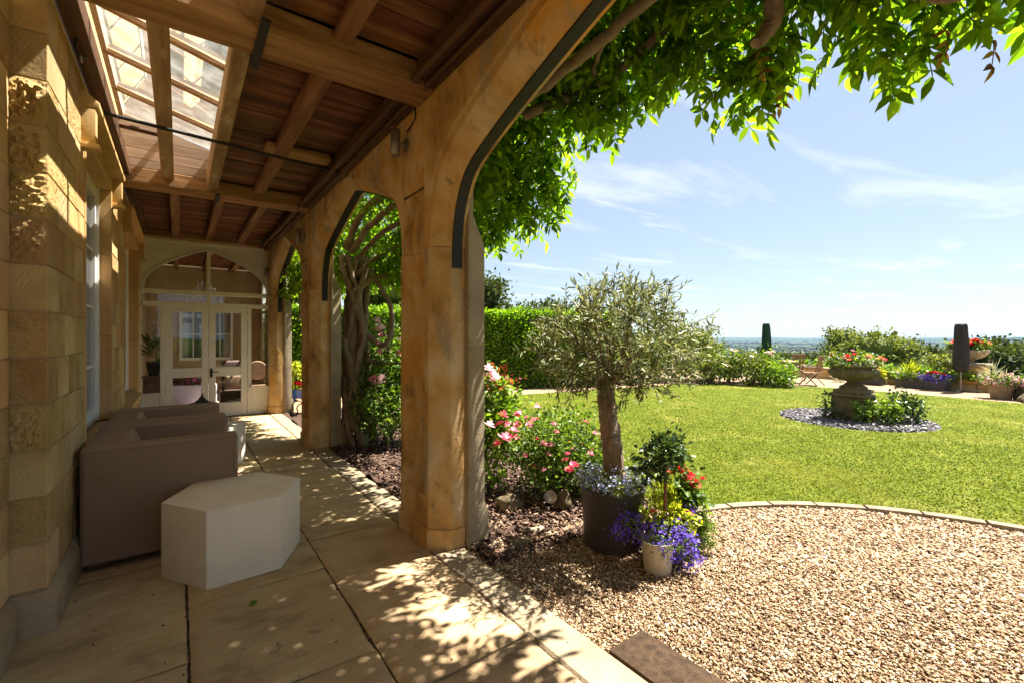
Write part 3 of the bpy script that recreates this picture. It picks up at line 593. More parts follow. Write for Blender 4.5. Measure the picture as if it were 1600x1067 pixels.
n = 260; chips('leaf_litter', RNG.uniform(-.55, 1.5, n), RNG.uniform(.3, 7, n), np.full(n, .004), .007, .3, chip_m)
n = 1500; jx = RNG.choice([.034, .72, 1.328], n) + RNG.normal(size=n) * .004; chips('joint_grit', jx, RNG.uniform(.2, 7, n), np.full(n, -.006), .006, .6, chip_m)

# ------------------------------------------------------------------ stone arcade
PIERS = [-.42, 3.0, 6.42, 9.62]
ARC = [(0, 2.0), (.03, 2.20), (.11, 2.38), (.22, 2.49), (.47, 2.605), (.83, 2.735), (1.20, 2.855), (1.375, 2.905)]
def half(hw):
    k = hw / 1.375; return [(p.x, p.y) for p in curve([(u * k, z, 0) for u, z in ARC], 20)]
def bay_path(y0, y1, zlow):
    """throat line of one opening from the near pier over the arch to the far pier, with normals pointing into the stone"""
    hw = (y1 - y0) / 2; h = half(hw)
    P = [(y0, zlow)] + [(y0 + u, z) for u, z in h] + [(y1 - u, z) for u, z in h[::-1][1:]] + [(y1, zlow)]
    N = []
    for i in range(len(P)):
        a, b = P[max(i - 1, 0)], P[min(i + 1, len(P) - 1)]
        t = Vector((b[0] - a[0], b[1] - a[1])).normalized(); N.append((-t.y, t.x))
    N[0] = (-1, 0); N[1] = (-1, 0); N[-1] = (1, 0); N[-2] = (1, 0)
    return P, N
PROF = [(.16, 1.335), (.148, 1.347), (.10, 1.347), (.045, 1.385), (0, 1.45), (0, 1.56)]
arcade = thing('stone_arcade', 'tall golden stone arcade with pointed arches along the garden side of the loggia', 'arcade', (1.45, 3, 0))
TOP = 3.16
for i in range(3):
    y0, y1 = PIERS[i] + .33, PIERS[i + 1] - .33
    P, N = bay_path(y0, y1, 2.0); P = P[1:-1]; N = N[1:-1]
    V = []; F = []; m = len(PROF)
    for (y, z), (ny, nz) in zip(P, N):
        for o_, x in PROF: V.append((x, y + ny * o_, z + nz * o_))
    for k in range(len(P) - 1):
        for q in range(m - 1): F.append((k * m + q, k * m + q + 1, (k + 1) * m + q + 1, (k + 1) * m + q))
    mb = MB().add(V, F)
    for q, x in ((0, PROF[0][1]), (m - 1, PROF[-1][1])):                      # spandrel faces inside and outside
        V = []; F = []
        pts = [(y + ny * PROF[q][0], z + nz * PROF[q][0]) for (y, z), (ny, nz) in zip(P, N)]
        for y, z in pts: V += [(x, y, z), (x, y, TOP)]
        for k in range(len(pts) - 1): F.append((2 * k, 2 * k + 1, 2 * k + 3, 2 * k + 2) if q else (2 * k, 2 * k + 2, 2 * k + 3, 2 * k + 1))
        mb.add(V, F)
    link('arch', mb.mesh('arch', 32), stone_arch, arcade)
    # iron strap under the arch
    P, N = bay_path(y0, y1, 1.86); V = []; F = []
    for (y, z), (ny, nz) in zip(P, N):
        V += [(x, y - ny * d, z - nz * d) for x, d in ((1.462, .0), (1.462, .011), (1.532, .011), (1.532, .0))]
    for k in range(len(P) - 1):
        for q in range(4): F.append((k * 4 + q, k * 4 + (q + 1) % 4, (k + 1) * 4 + (q + 1) % 4, (k + 1) * 4 + q))
    F += [(0, 1, 2, 3), tuple(len(V) - 4 + q for q in (3, 2, 1, 0))]
    link('iron_strap', MB().add(V, F), iron, arcade)
for yc in PIERS:
    mb = MB(); zb = -.06
    body = [(1.335, .23), (1.335, .172), (1.388, .145), (1.388, -.145), (1.335, -.172), (1.335, -.23), (1.45, -.33), (1.56, -.33), (1.56, .33), (1.45, .33)]
    mb.prism([(x, yc + y) for x, y in body][::-1], zb, 2.0)
    mb.box(1.3351, 1.40, yc - .171, yc + .171, .002, .34)                      # solid foot under the sunk panel
    mb.prism([(x, yc + y) for x, y in [(1.322, .24), (1.322, -.24), (1.44, -.345), (1.555, -.345), (1.555, .345), (1.44, .345)]][::-1], zb, .13)
    mb.prism([(x, yc + y) for x, y in [(1.388, .17), (1.388, -.17), (1.556, -.17), (1.556, .17)]][::-1], 2.0, 2.46)
    mb.box(1.335, 1.556, yc - .1705, yc + .1705, 2.42, TOP)
    # pointed head of the panel
    for s in (-1, 1):
        V = []; F = []; pts = [(.16 * (1 - t) ** .6 if t < 1 else 0, 2.16 + .24 * t) for t in [q / 8 for q in range(9)]]
        for y, z in pts: V += [(1.337, yc + s * y, z), (1.337, yc + s * .171, z), (1.389, yc + s * y, z)]
        for k in range(8):
            F.append((3 * k, 3 * k + 1, 3 * k + 4, 3 * k + 3)); F.append((3 * k, 3 * k + 3, 3 * k + 5, 3 * k + 2))
        mb.add(V, F); mb.box(1.3371, 1.389, yc + (.152 if s > 0 else -.1715), yc + (.1715 if s > 0 else -.152), 2.0, 2.16)
    pier = link('pier', bevel_mesh(mb, .007, 2, 'pier'), stone_arch, arcade)
    prof = [(1.5595, -.06), (1.725, -.06), (1.725, .21), (1.69, .27), (1.69, 2.02), (1.60, 2.22), (1.60, TOP), (1.5595, TOP)]
    V = [(x, yc - .375, z) for x, z in prof] + [(x, yc + .375, z) for x, z in prof]; k = len(prof)
    F = [tuple(range(k)), tuple(range(k, 2 * k))[::-1]] + [(q, q + k, (q + 1) % k + k, (q + 1) % k) for q in range(k)]
    link('buttress', bevel_mesh(MB().add(V, F), .01, 2, 'buttress'), stone_grey, pier)
link('parapet', MB().cbox(1.36, 1.66, -2.0, 9.9, TOP + .003, 3.42, .015), stone_grey, arcade)

# ------------------------------------------------------------------ loggia roof
roof = thing('loggia_roof', 'old timber lean-to roof over the loggia with beams, boards and a glazed strip', 'roof', (.4, 4, 3.0))
def beam(name, x0, x1, y0, y1, z0, z1, mat, par=roof, c=.010, j=.010):
    return link(name, MB().cbox(x0, x1, y0, y1, z0, z1, c, j), mat, par)
ties = []
for y0, y1 in ((-.75, -.48), (2.67, 2.94), (6.06, 6.30)):
    ties.append(beam('tie_beam', -.5, 1.334, y0, y1, 2.985, 3.148, wood_x, c=.012, j=.008))
beam('tie_beam', -.5, 1.334, 9.36, 9.5, 3.04, 3.148, wood_x)
for xc, w in ((.755, .115),):
    for y0, y1 in ((-.48, 2.67), (2.94, 6.06)): beam('purlin', xc - w / 2, xc + w / 2, y0, y1, 3.068, 3.149, wood_y)
for xc in (-.05, .41, .87): beam('purlin', xc - .05, xc + .05, 6.30, 9.36, 3.06, 3.149, wood_y)
for y0, y1 in ((-.48, 2.67), (2.94, 6.06)):                                    # bearers under the rooflight
    beam('purlin', -.15, -.05, y0, y1, 3.07, 3.20, wood_peel); beam('purlin', .245, .345, y0, y1, 3.03, 3.24, wood_peel)
beam('wall_plate', -.505, -.405, -2, 9.5, 3.06, 3.2, wood_dark)
beam('wall_plate', 1.215, 1.333, -2, 9.5, 3.035, 3.149, wood_dark); beam('wall_plate_moulding', 1.255, 1.334, -2, 9.5, 2.992, 3.033, wood_dark)
mb = MB().tube([(1.19, -2, 3.015), (1.19, 3, 3.01), (1.19, 9.3, 3.005)], .021, 8); link('rail', mb.mesh('rail', 60), wood_dark, roof)
mb = MB().tube([(-.5, 4.42, 3.03), (.4, 4.50, 3.015), (1.33, 4.60, 3.01)], .014, 8); link('tie_rod', mb.mesh('tie_rod', 60), iron, roof)
mb = MB().tube([(-.45, 5.05, 3.19), (-.1, 5.07, 3.18)], .022, 8); link('conduit', mb.mesh('conduit', 60), wood_dark, roof)
beam('spacer_block', .62, 1.17, 4.52, 4.68, 3.075, 3.149, wood_x)
def boards(x0, x1, y0, y1, w, mat, z=3.15, slope=0.0):
    y = y0
    while y < y1 - .02:
        e = min(y1, y + w * random.uniform(.85, 1.15)); d = random.uniform(0, .012)
        mb = MB().cbox(x0, x1, y + .003, e - .003, z + d, z + d + .02, .004, .004)
        if slope: mb.V = [(vx, vy, vz + slope * (x1 - vx)) for vx, vy, vz in mb.V]
        link('board', mb, mat, roof); y = e
boards(.346, 1.333, -.5, 2.68, .16, board_m); boards(.346, 1.333, 2.93, 6.08, .115, board_m); boards(-.5, 1.333, 6.29, 9.4, .10, board_m)
link('roof_covering', MB().box(.372, 1.36, -2.5, 9.6, 3.185, 3.22).box(-.5, .3715, 6.09, 9.6, 3.185, 3.22).box(-.5, .3715, -2.5, -.55, 3.185, 3.22), iron, roof)
# glazed strip raised on a boarded upstand: plane z = 3.46 + .27 (.33 - x)
gz = lambda x: 3.46 + .27 * (.33 - x)
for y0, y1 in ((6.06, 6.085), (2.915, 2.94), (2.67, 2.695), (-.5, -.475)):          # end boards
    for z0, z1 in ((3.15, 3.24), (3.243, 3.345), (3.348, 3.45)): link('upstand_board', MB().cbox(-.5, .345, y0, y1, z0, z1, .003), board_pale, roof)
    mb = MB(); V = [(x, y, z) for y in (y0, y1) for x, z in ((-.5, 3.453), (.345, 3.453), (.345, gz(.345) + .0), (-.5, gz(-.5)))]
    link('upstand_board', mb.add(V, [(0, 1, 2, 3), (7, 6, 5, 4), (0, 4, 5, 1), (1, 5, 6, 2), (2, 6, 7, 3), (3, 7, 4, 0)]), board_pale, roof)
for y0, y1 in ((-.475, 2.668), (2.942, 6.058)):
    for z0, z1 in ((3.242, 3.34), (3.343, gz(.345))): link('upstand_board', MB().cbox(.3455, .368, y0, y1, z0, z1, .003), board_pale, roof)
for x0, x1 in ((-.46, -.12), (-.08, .31)):
    ys = [-.47, .10, .77, 1.43, 2.05, 2.66]; ym = [2.945, 3.45, 4.10, 4.77, 5.43, 6.055]
    for yy in (ys, ym):
        for y in yy[1:-1]:
            mb = MB().cbox(x0 - .02, x1 + .02, y - .022, y + .022, -.04, .0, .004); mb.V = [(a, b, c + gz(a)) for a, b, c in mb.V]; link('glazing_bar', mb, wood_x, roof)
        for y0, y1 in zip(yy, yy[1:]):
            link('roof_pane', MB().add([(x0 - .015, y0 + .003, gz(x0) + .004), (x1 + .015, y0 + .003, gz(x1) + .004), (x1 + .015, y1 - .003, gz(x1) + .004), (x0 - .015, y1 - .003, gz(x0) + .004)], [(0, 1, 2, 3)]), glass_roof, roof)
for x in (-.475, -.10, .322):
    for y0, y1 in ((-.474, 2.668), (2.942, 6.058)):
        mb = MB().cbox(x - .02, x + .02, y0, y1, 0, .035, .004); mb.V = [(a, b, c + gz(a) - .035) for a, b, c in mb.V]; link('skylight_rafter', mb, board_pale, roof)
# iron bracket where the tie meets the bearer
link('iron_bracket', MB().box(.33, .372, 2.55, 3.06, 2.972, 2.984).box(.33, .372, 3.0, 3.012, 2.984, 3.07), iron, roof)
link('iron_bracket', MB().box(.33, .372, 6.0, 6.34, 2.972, 2.984), iron, roof)
stem('cable', [(1.31, 2.93, 3.05), (1.325, 2.96, 3.0), (1.333, 2.97, 2.93), (1.33, 3.1, 2.88)], .006, .006, iron, roof, 6)

# ------------------------------------------------------------------ house wall, one child per stone
house = thing('house_wall', 'golden ashlar stone house wall with tall white windows and hood moulds', 'house', (-.6, 4, 0))
def block(x0, x1, y0, y1, z0, z1, mat, rough=None, name='block', c=.006):
    g = .0022
    mb = MB().cbox(x0, x1, y0 + g, y1 - g, z0 + g, z1 - g, .004, .002)
    if rough:                                                                  # rock-faced side towards -y
        nx, nz = 14, 16; V = []; F = []
        for i in range(nx + 1):
            for k in range(nz + 1):
                u, w = i / nx, k / nz; e = min(1, 6 * min(u, 1 - u), 6 * min(w, 1 - w))
                p = Vector((u * 2.1 + z0 * 7, w * 3.3 + z0 * 3, z0 * 5))
                d = e * rough * (.5 + mnoise.fractal(p * 3.0, 1.0, 2.0, 5) * .9 + .5 * abs(mnoise.noise(Vector((p.x * 2 + p.y * 6, p.y * 9 - p.x * 3, p.z)))))
                V.append((x0 + .004 + (x1 - x0 - .008) * u, y0 + g + .0005 - max(d, -.004), z0 + g + .004 + (z1 - z0 - 2 * g - .008) * w))
        for i in range(nx):
            for k in range(nz): q = i * (nz + 1) + k; F.append((q, q + nz + 1, q + nz + 2, q + 1))
        mb.add(V, F)
    return link(name, mb, mat, house)
def course_run(xf, y0, y1, z0, z1, lens=(.22, .5), depth=.14, first=None):
    y = y0
    while y < y1 - .001:
        L = random.uniform(*lens); e = y + L
        if y1 - e < lens[0] * .7: e = y1
        m = random.choice((stone_tool, stone_tool2, stone_tool2, stone_pit, stone_pit, stone_smooth))
        block(xf - depth, xf + random.uniform(-.002, .003), y, e, z0, z1, m); y = e
CZ = [.205 + .2195 * k for k in range(14)]; CZ[-1] = 3.06
XF, XN = -.505, -.63
for k, (z0, z1) in enumerate(zip(CZ, CZ[1:])):
    # quoin on the corner nearest the camera, its side faces -y
    q = .24 + .16 * (k % 2); rough = {1: .0, 3: .012, 7: .012, 8: .02, 9: .03, 10: .035}.get(k)
    block(XN - .02, XF + random.uniform(-.002, .002), 3.06, 3.06 + q, z0, z1, stone_pit if rough else random.choice((stone_tool, stone_tool2, stone_tool2, stone_pit)), rough)
    course_run(XF, 3.06 + q, 4.08, z0, z1)
    if z1 < .75: course_run(XF, 4.08, 5.56, z0, min(z1, .645))
    course_run(XF, 5.56, 6.8, z0, z1); course_run(XF, 8.93, 9.5, z0, z1)
    course_run(XN, -1.8, 3.05, z0, z1, (.35, .7), .2)
    if z0 > 2.8: course_run(XF, 4.08, 5.56, max(z0, 2.845), z1); course_run(XF, 6.8, 8.93, max(z0, 2.6), z1)
    elif z1 > 2.845: course_run(XF, 4.08, 5.56, 2.845, z1)
link('wall_core', MB().box(-1.0, -.638, -2, 3.05, -.05, 3.06).box(-.95, -.513, 3.069, 4.078, -.05, 3.06).box(-.95, -.513, 5.562, 6.798, -.05, 3.06).box(-.95, -.513, 8.932, 9.6, -.05, 3.06)
     .box(-.95, -.513, 4.0785, 5.5615, -.05, .53).box(-.95, -.513, 4.0785, 5.5615, 2.86, 3.06).box(-.95, -.513, 6.7985, 8.9315, -.05, .49).box(-.95, -.513, 6.7985, 8.9315, 2.86, 3.06), mortar_m, house)
def plinth(xf, y0, y1, step):
    y = y0
    while y < y1 - .001:
        e = min(y1, y + step * random.uniform(.8, 1.2)); e = y1 if y1 - e < .2 else e
        prof = [(xf - .16, -.05), (xf + .035, -.05), (xf + .035, .155), (xf + .003, .203), (xf - .16, .203)]
        V = [(x, y + .003, z) for x, z in prof] + [(x, e - .003, z) for x, z in prof]
        F = [(0, 1, 2, 3, 4), (9, 8, 7, 6, 5)] + [(q, q + 5, (q + 1) % 5 + 5, (q + 1) % 5) for q in range(5)]
        link('plinth_stone', bevel_mesh(MB().add(V, F), .008, 2, 'plinth_stone'), plinth_m, house); y = e
plinth(XN, -1.8, 3.03, .8); plinth(XF, 3.035, 6.8, .75); plinth(XF, 8.93, 9.5, .6)
# window surrounds
def surround(y0, y1, z0, z1, xr):
    for y, s in ((y0, -1), (y1, 1)):
        zz = z0
        for zt in (z0 + (z1 - z0) * .36, z0 + (z1 - z0) * .72, z1):
            a, b = (y - .03, y) if s < 0 else (y, y + .03)
            link('jamb_stone', MB().cbox(xr - .12, XF + .008, a, b, zz + .001, zt - .001, .005), stone_smooth, house); zz = zt
    link('lintel', MB().cbox(xr - .12, XF + .008, y0 - .03, y1 + .03, z1 + .001, z1 + .11, .006), stone_smooth, house)
    V = [(xr - .1, y0 - .05, z0 - .12), (XF + .05, y0 - .05, z0 - .12), (XF + .05, y0 - .05, z0 - .05), (xr - .1, y0 - .05, z0)]
    V += [(x, y1 + .05, z) for x, y, z in V]
    link('sill', bevel_mesh(MB().add(V, [(0, 1, 2, 3), (7, 6, 5, 4), (0, 4, 5, 1), (1, 5, 6, 2), (2, 6, 7, 3), (3, 7, 4, 0)]), .008, 2, 'sill'), stone_smooth, house)
    hm = MB()                                                                  # hood mould with dropped ends
    for prof in ([(XF - .02, 0), (XF + .09, .015), (XF + .09, .05), (XF + .03, .10), (XF - .02, .11)],):
        V = [(x, y0 - .16, z1 + .13 + z) for x, z in prof] + [(x, y1 + .16, z1 + .13 + z) for x, z in prof]
        hm.add(V, [(0, 1, 2, 3, 4), (9, 8, 7, 6, 5)] + [(q, q + 5, (q + 1) % 5 + 5, (q + 1) % 5) for q in range(5)])
    for y in (y0 - .16, y1 + .08):
        hm.box(XF - .02, XF + .072, y + .001, y + .079, z1 - .09, z1 + .135); hm.box(XF - .02, XF + .092, y - .014, y + .094, z1 - .125, z1 - .09)
    link('hood_mould', bevel_mesh(hm, .008, 2, 'hood_mould'), stone_smooth, house)
def window(y0, y1, z0, z1, xr, bars_y=(), bars_z=()):
    w = link('window', MB().box(xr - .06, xr, y0, y0 + .11, z0, z1).box(xr - .06, xr, y1 - .11, y1, z0, z1).box(xr - .06, xr, y0 + .11, y1 - .11, z0, z0 + .12).box(xr - .06, xr, y0 + .11, y1 - .11, z1 - .1, z1)
             .box(xr - .001, xr + .018, y0 + .0, y0 + .035, z0, z1).box(xr - .001, xr + .018, y1 - .035, y1, z0, z1), white, house)
    b = MB()
    for y in bars_y: b.box(xr - .045, xr - .015, y - .012, y + .012, z0 + .12, z1 - .1)
    for z in bars_z: b.box(xr - .043, xr - .013, y0 + .11, y1 - .11, z - .012, z + .012)
    if bars_y or bars_z: link('glazing_bars', b, white, w)
    link('pane', MB().add([(xr - .03, y0 + .1, z0 + .1), (xr - .03, y1 - .1, z0 + .1), (xr - .03, y1 - .1, z1 - .09), (xr - .03, y0 + .1, z1 - .09)], [(0, 1, 2, 3)]), glass_clear, w)
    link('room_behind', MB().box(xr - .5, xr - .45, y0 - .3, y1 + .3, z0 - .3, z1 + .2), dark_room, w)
surround(4.11, 5.53, .66, 2.735, -.60); window(4.11, 5.53, .66, 2.735, -.60, (4.58, 5.06), (1.15, 1.66, 2.16))
surround(6.83, 8.90, .62, 2.70, -.63); window(6.83, 8.90, .62, 2.70, -.63, (7.5, 8.2), (1.15, 1.66, 2.16))
# storey above, seen through the roof glass
link('upper_wall', MB().box(-1.0, -.52, -3, 3.6, 3.205, 8).box(-1.0, -.52, 5.0, 10, 3.205, 8).box(-1.0, -.52, 3.6, 5.0, 3.205, 4.3).box(-1.0, -.52, 3.6, 5.0, 6.5, 8), stone_tool, house)
uw = link('window', MB().box(-.72, -.60, 3.6, 3.72, 4.3, 6.5).box(-.72, -.60, 4.88, 5.0, 4.3, 6.5).box(-.72, -.60, 4.25, 4.35, 4.3, 6.5).box(-.72, -.60, 3.72, 4.88, 4.3, 4.42).box(-.70, -.62, 3.72, 4.88, 5.3, 5.36), white, house)
link('pane', MB().box(-.69, -.68, 3.7, 4.9, 4.4, 6.45), glass_clear, uw)
ad = thing('hook_bracket', 'small dark iron hook with ring on the wall plate beside the rooflight', 'hook', (-.45, 3.55, 3.06))
link('hook', MB().tube(curve([(-.45, 3.45, 3.07), (-.47, 3.5, 3.03), (-.46, 3.58, 3.02), (-.44, 3.62, 3.04)], 14), .008, 6).mesh('hook', 60), iron, ad)
link('ring', MB().tube([(-.455 + .0, 3.58 + .018 * math.cos(t), 3.0 + .018 * math.sin(t)) for t in [q * .5236 for q in range(13)]], .004, 6).mesh('ring', 60), steel, ad)
#@@SCREEN
# ------------------------------------------------------------------ glazed screen at the end of the loggia
screen = thing('glazed_screen', 'cream painted glazed screen with double doors and pointed fanlight closing the loggia', 'glazed screen', (.42, 9.56, 0))
SY0, SY1 = 9.52, 9.585
XL, XR = -.505, 1.335; XM = .415
SARC = [(0, 2.20), (.02, 2.30), (.083, 2.43), (.206, 2.568), (.397, 2.695), (.593, 2.80), (.80, 2.885), (.92, 2.925)]
hc = [(p.x, p.y) for p in curve([(u, z, 0) for u, z in SARC], 18)]
arcp = [(XL + u, z) for u, z in hc] + [(XR - u, z) for u, z in hc[::-1][1:]]
mb = MB()
for y, fl_ in ((SY0 + .012, 0), (SY1, 1)):
    V = []; F = []
    for x, z in arcp: V += [(x, y, z), (x, y, 3.15)]
    for k in range(len(arcp) - 1): F.append((2 * k, 2 * k + 2, 2 * k + 3, 2 * k + 1))
    mb.add(V, F)
V = []
for x, z in arcp: V += [(x, SY0 + .012, z), (x, SY1, z)]
mb.add(V, [(2 * k, 2 * k + 1, 2 * k + 3, 2 * k + 2) for k in range(len(arcp) - 1)])
mb.box(-.62, XL, SY0 + .012, SY1, 2.2, 3.15).box(XR, 1.42, SY0 + .012, SY1, 2.2, 3.15)
link('arch_panel', mb.mesh('arch_panel', 35), cream, screen)
# thin bead round the arch, fascia board, posts and rails
V = []; F = []
for i, (x, z) in enumerate(arcp):
    a = arcp[max(i - 1, 0)]; b = arcp[min(i + 1, len(arcp) - 1)]; t = Vector((b[0] - a[0], b[1] - a[1])).normalized(); nx, nz = t.y, -t.x
    V += [(x, SY0 - .004, z), (x + nx * .022, SY0 - .004, z + nz * .022), (x + nx * .022, SY0 + .03, z + nz * .022), (x, SY0 + .03, z)]
for k in range(len(arcp) - 1):
    for q in range(4): F.append((4 * k + q, 4 * k + (q + 1) % 4, 4 * k + 4 + (q + 1) % 4, 4 * k + 4 + q))
link('arch_bead', MB().add(V, F), white, screen)
def rail(name, x0, x1, z0, z1, y0=SY0, y1=SY1, mat=cream, par=screen): return link(name, MB().cbox(x0, x1, y0, y1, z0, z1, .005), mat, par)
rail('fascia', -.62, 1.40, 2.99, 3.14, SY0 - .006, SY0 + .0115)
rail('post', -.62, -.50, 0, 2.199); rail('post', 1.337, 1.42, 0, 2.199)
rail('post', -.255, -.192, 0, 1.918); rail('post', 1.003, 1.066, 0, 1.918)
rail('transom', -.4995, 1.3365, 2.125, 2.199, SY0 - .008); rail('transom', -.4995, 1.3365, 1.92, 1.995, SY0 - .008)
rail('mullion', .388, .442, 2.2, 2.92); rail('mullion', .388, .442, 1.996, 2.124)
rail('sill', -.54, -.22, .455, .485, SY0 - .05); rail('sill', 1.03, 1.40, .485, .515, SY0 - .06)
rail('apron_panel', -.4995, -.2555, 0, .454, SY0 + .01); rail('apron_panel', 1.0665, 1.3365, 0, .484, SY0 + .01)
def pane(poly, par=screen): return link('pane', MB().add([(x, SY0 + .035, z) for x, z in poly], [tuple(range(len(poly)))]), glass_clear, par)
h = len(hc); lft = [(x, z) for x, z in arcp[:h]]; rgt = [(x, z) for x, z in arcp[h - 1:]]
pane([(.415, 2.19)] + [(XL, 2.19)] + lft); pane([(XR, 2.19), (.415, 2.19)] + rgt)
for a, b in ((-.5, .39), (.44, 1.34)): pane([(a, 1.98), (b, 1.98), (b, 2.14), (a, 2.14)])
pane([(-.51, .47), (-.24, .47), (-.24, 1.93), (-.51, 1.93)]); pane([(1.05, .5), (1.34, .5), (1.34, 1.93), (1.05, 1.93)])
for x0, x1 in ((-.19, .412), (.417, 1.001)):
    d = link('door', MB().cbox(x0, x0 + .10, SY0 + .005, SY1 - .01, .005, 1.917, .004).cbox(x1 - .10, x1, SY0 + .005, SY1 - .01, .005, 1.917, .004)
             .cbox(x0 + .1, x1 - .1, SY0 + .005, SY1 - .01, .005, .25, .004).cbox(x0 + .1, x1 - .1, SY0 + .005, SY1 - .01, .72, .88, .004).cbox(x0 + .1, x1 - .1, SY0 + .005, SY1 - .01, 1.83, 1.917, .004), cream, screen)
    for z0, z1 in ((.24, .73), (.87, 1.84)): pane([(x0 + .09, z0), (x1 - .09, z0), (x1 - .09, z1), (x0 + .09, z1)], d)
    for z in (.3, .98, 1.7):
        xh = x0 - .004 if x0 < 0 else x1 + .004
        link('hinge', MB().cbox(xh - .012, xh + .012, SY0 - .01, SY0 + .006, z, z + .09, .003), white, d)
mb = MB().lathe([(.001, -.085), (.014, -.075), (.02, -.02), (.014, 0), (.022, .02), (.014, .07), (.001, .085)], (.455, SY0 - .002, .785), 10, 1, .4)
mb.tube([(.455, SY0 - .004, .80), (.455, SY0 - .05, .80), (.48, SY0 - .055, .803), (.54, SY0 - .05, .80), (.56, SY0 - .05, .795)], [.008, .008, .009, .008, .010], 8)
link('door_handle', mb.mesh('door_handle', 40), iron, d)

# ------------------------------------------------------------------ garden room behind the screen
room = thing('garden_room', 'sandy walled garden room seen through the glass doors', 'room', (.4, 11.5, 0))
link('wall', MB().box(-.75, -.62, 9.6, 13.6, 0, 3.17), plaster, room)
link('wall', MB().box(-.62, .05, 13.5, 13.6, 0, 3.17).box(1.05, 2.4, 13.5, 13.6, 0, 3.17).box(.05, 1.05, 13.5, 13.6, 0, .9).box(.05, 1.05, 13.5, 13.6, 2.05, 3.17), plaster, room)
link('wall', MB().box(1.66, 1.76, 12.9, 13.5, 0, 3.17).box(1.66, 1.76, 9.95, 12.9, 0, .35).box(1.66, 1.76, 9.95, 12.9, 2.75, 3.17), plaster, room)
link('floor', MB().box(-.62, 1.66, 9.6, 13.5, -.05, -.004), slab_m, room)
for k in range(13): link('ceiling_board', MB().cbox(-.62, 1.76, 9.6 + .3 * k, 9.6 + .3 * k + .296, 3.12, 3.15, .004), board_m, room)
for x in (-.1, .45, 1.0): link('ceiling_beam', MB().cbox(x, x + .09, 9.62, 13.5, 3.0, 3.119, .006), wood_y, room)
def frame(x0, x1, y0, y1, z0, z1, along, par, bars=2, zb=(.5,)):
    w = .06; mb = MB()
    if along == 'x':
        ym = (y0 + y1) / 2
        mb.box(x0, x0 + w, y0, y1, z0, z1).box(x1 - w, x1, y0, y1, z0, z1).box(x0 + w, x1 - w, y0, y1, z0, z0 + w).box(x0 + w, x1 - w, y0, y1, z1 - w, z1)
        for k in range(1, bars): x = x0 + (x1 - x0) * k / bars; mb.box(x - .012, x + .012, ym - .012, ym + .012, z0 + w, z1 - w)
        for q in zb: z = z0 + (z1 - z0) * q; mb.box(x0 + w, x1 - w, ym - .011, ym + .011, z - .012, z + .012)
    else:
        xm = (x0 + x1) / 2
        mb.box(x0, x1, y0, y0 + w, z0, z1).box(x0, x1, y1 - w, y1, z0, z1).box(x0, x1, y0 + w, y1 - w, z0, z0 + w).box(x0, x1, y0 + w, y1 - w, z1 - w, z1)
        for k in range(1, bars): y = y0 + (y1 - y0) * k / bars; mb.box(xm - .02, xm + .02, y - .03, y + .03, z0 + w, z1 - w)
        for q in zb: z = z0 + (z1 - z0) * q; mb.box(xm - .015, xm + .015, y0 + w, y1 - w, z - .015, z + .015)
    return link('window', mb, white, par)
wf = frame(.0, 1.10, 13.44, 13.50, .85, 2.10, 'x', room, 4)
link('pane', MB().box(.05, 1.05, 13.465, 13.47, .9, 2.05), glass_clear, wf)
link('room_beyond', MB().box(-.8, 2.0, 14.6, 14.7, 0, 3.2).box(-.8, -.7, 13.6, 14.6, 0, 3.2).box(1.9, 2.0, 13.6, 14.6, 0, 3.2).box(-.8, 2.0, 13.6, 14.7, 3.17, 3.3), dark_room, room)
for x0, x1 in ((.02, .18), (.90, 1.08)): link('curtain', MB().cbox(x0, x1, 13.6, 13.64, .8, 2.2, .01), white, room)
frame(1.68, 1.75, 9.95, 12.9, .35, 2.75, 'y', room, 4, (.78,))
def at(o, *c): o.location = c; return o
t = thing('washed_cabinet', 'limed wooden cabinet behind the left sidelight of the glass screen', 'cabinet', (-.33, 10.15, 0))
link('carcass', MB().cbox(-.50, -.17, 10.0, 10.3, .07, .70, .008), board_pale, t); link('door_panel', MB().cbox(-.46, -.21, 9.985, 9.999, .14, .60, .006), board_pale, t); link('top', MB().cbox(-.52, -.15, 9.97, 10.32, .701, .735, .006), board_pale, t)
for x in (-.48, -.21): link('leg', MB().box(x, x + .04, 10.02, 10.06, 0, .07), board_pale, t)
t = thing('indoor_plant', 'tall pale flowering plant in a grey pot on the limed cabinet', 'potted plant', (-.33, 10.15, .736))
link('pot', MB().lathe([(.07, 0), (.105, .2), (.11, .24), (.09, .24), (.085, .2)], (-.36, 10.15, .736), 16).mesh('pot', 40), planter_m, t)
bush('foliage', [(-.36, 10.15, 1.15, .07, .07, .2)], 8, 60, .03, .28, .03, mid_leaf, t, upk=1.2); blooms('blossom', [(-.36, 10.15, 1.5, .04, .04, .2)], 120, .02, pet_white, t, 20, .02)
t = thing('leafy_houseplant', 'small leafy green houseplant beside the grey pot on the cabinet', 'houseplant', (-.22, 10.12, .736))
bush('foliage', [(-.22, 10.12, .86, .06, .06, .12)], 8, 70, .02, .08, .05, dark_leaf, t)
t = thing('white_trough', 'long white trough of pink flowers inside behind the double doors', 'planter', (.2, 11.2, 0))
link('box', MB().cbox(-.25, .62, 11.0, 11.35, .0, .46, .008), white, t); bush('foliage', [(.18, 11.17, .52, .4, .14, .08)], 30, 300, .03, .08, .04, mid_leaf, t); blooms('blossom', [(.18, 11.13, .56, .42, .16, .09)], 420, .03, pet_mag, t, 60, .03)
t = thing('brown_armchair', 'brown armchair with cushion just inside the right hand door', 'armchair', (.82, 10.2, 0))
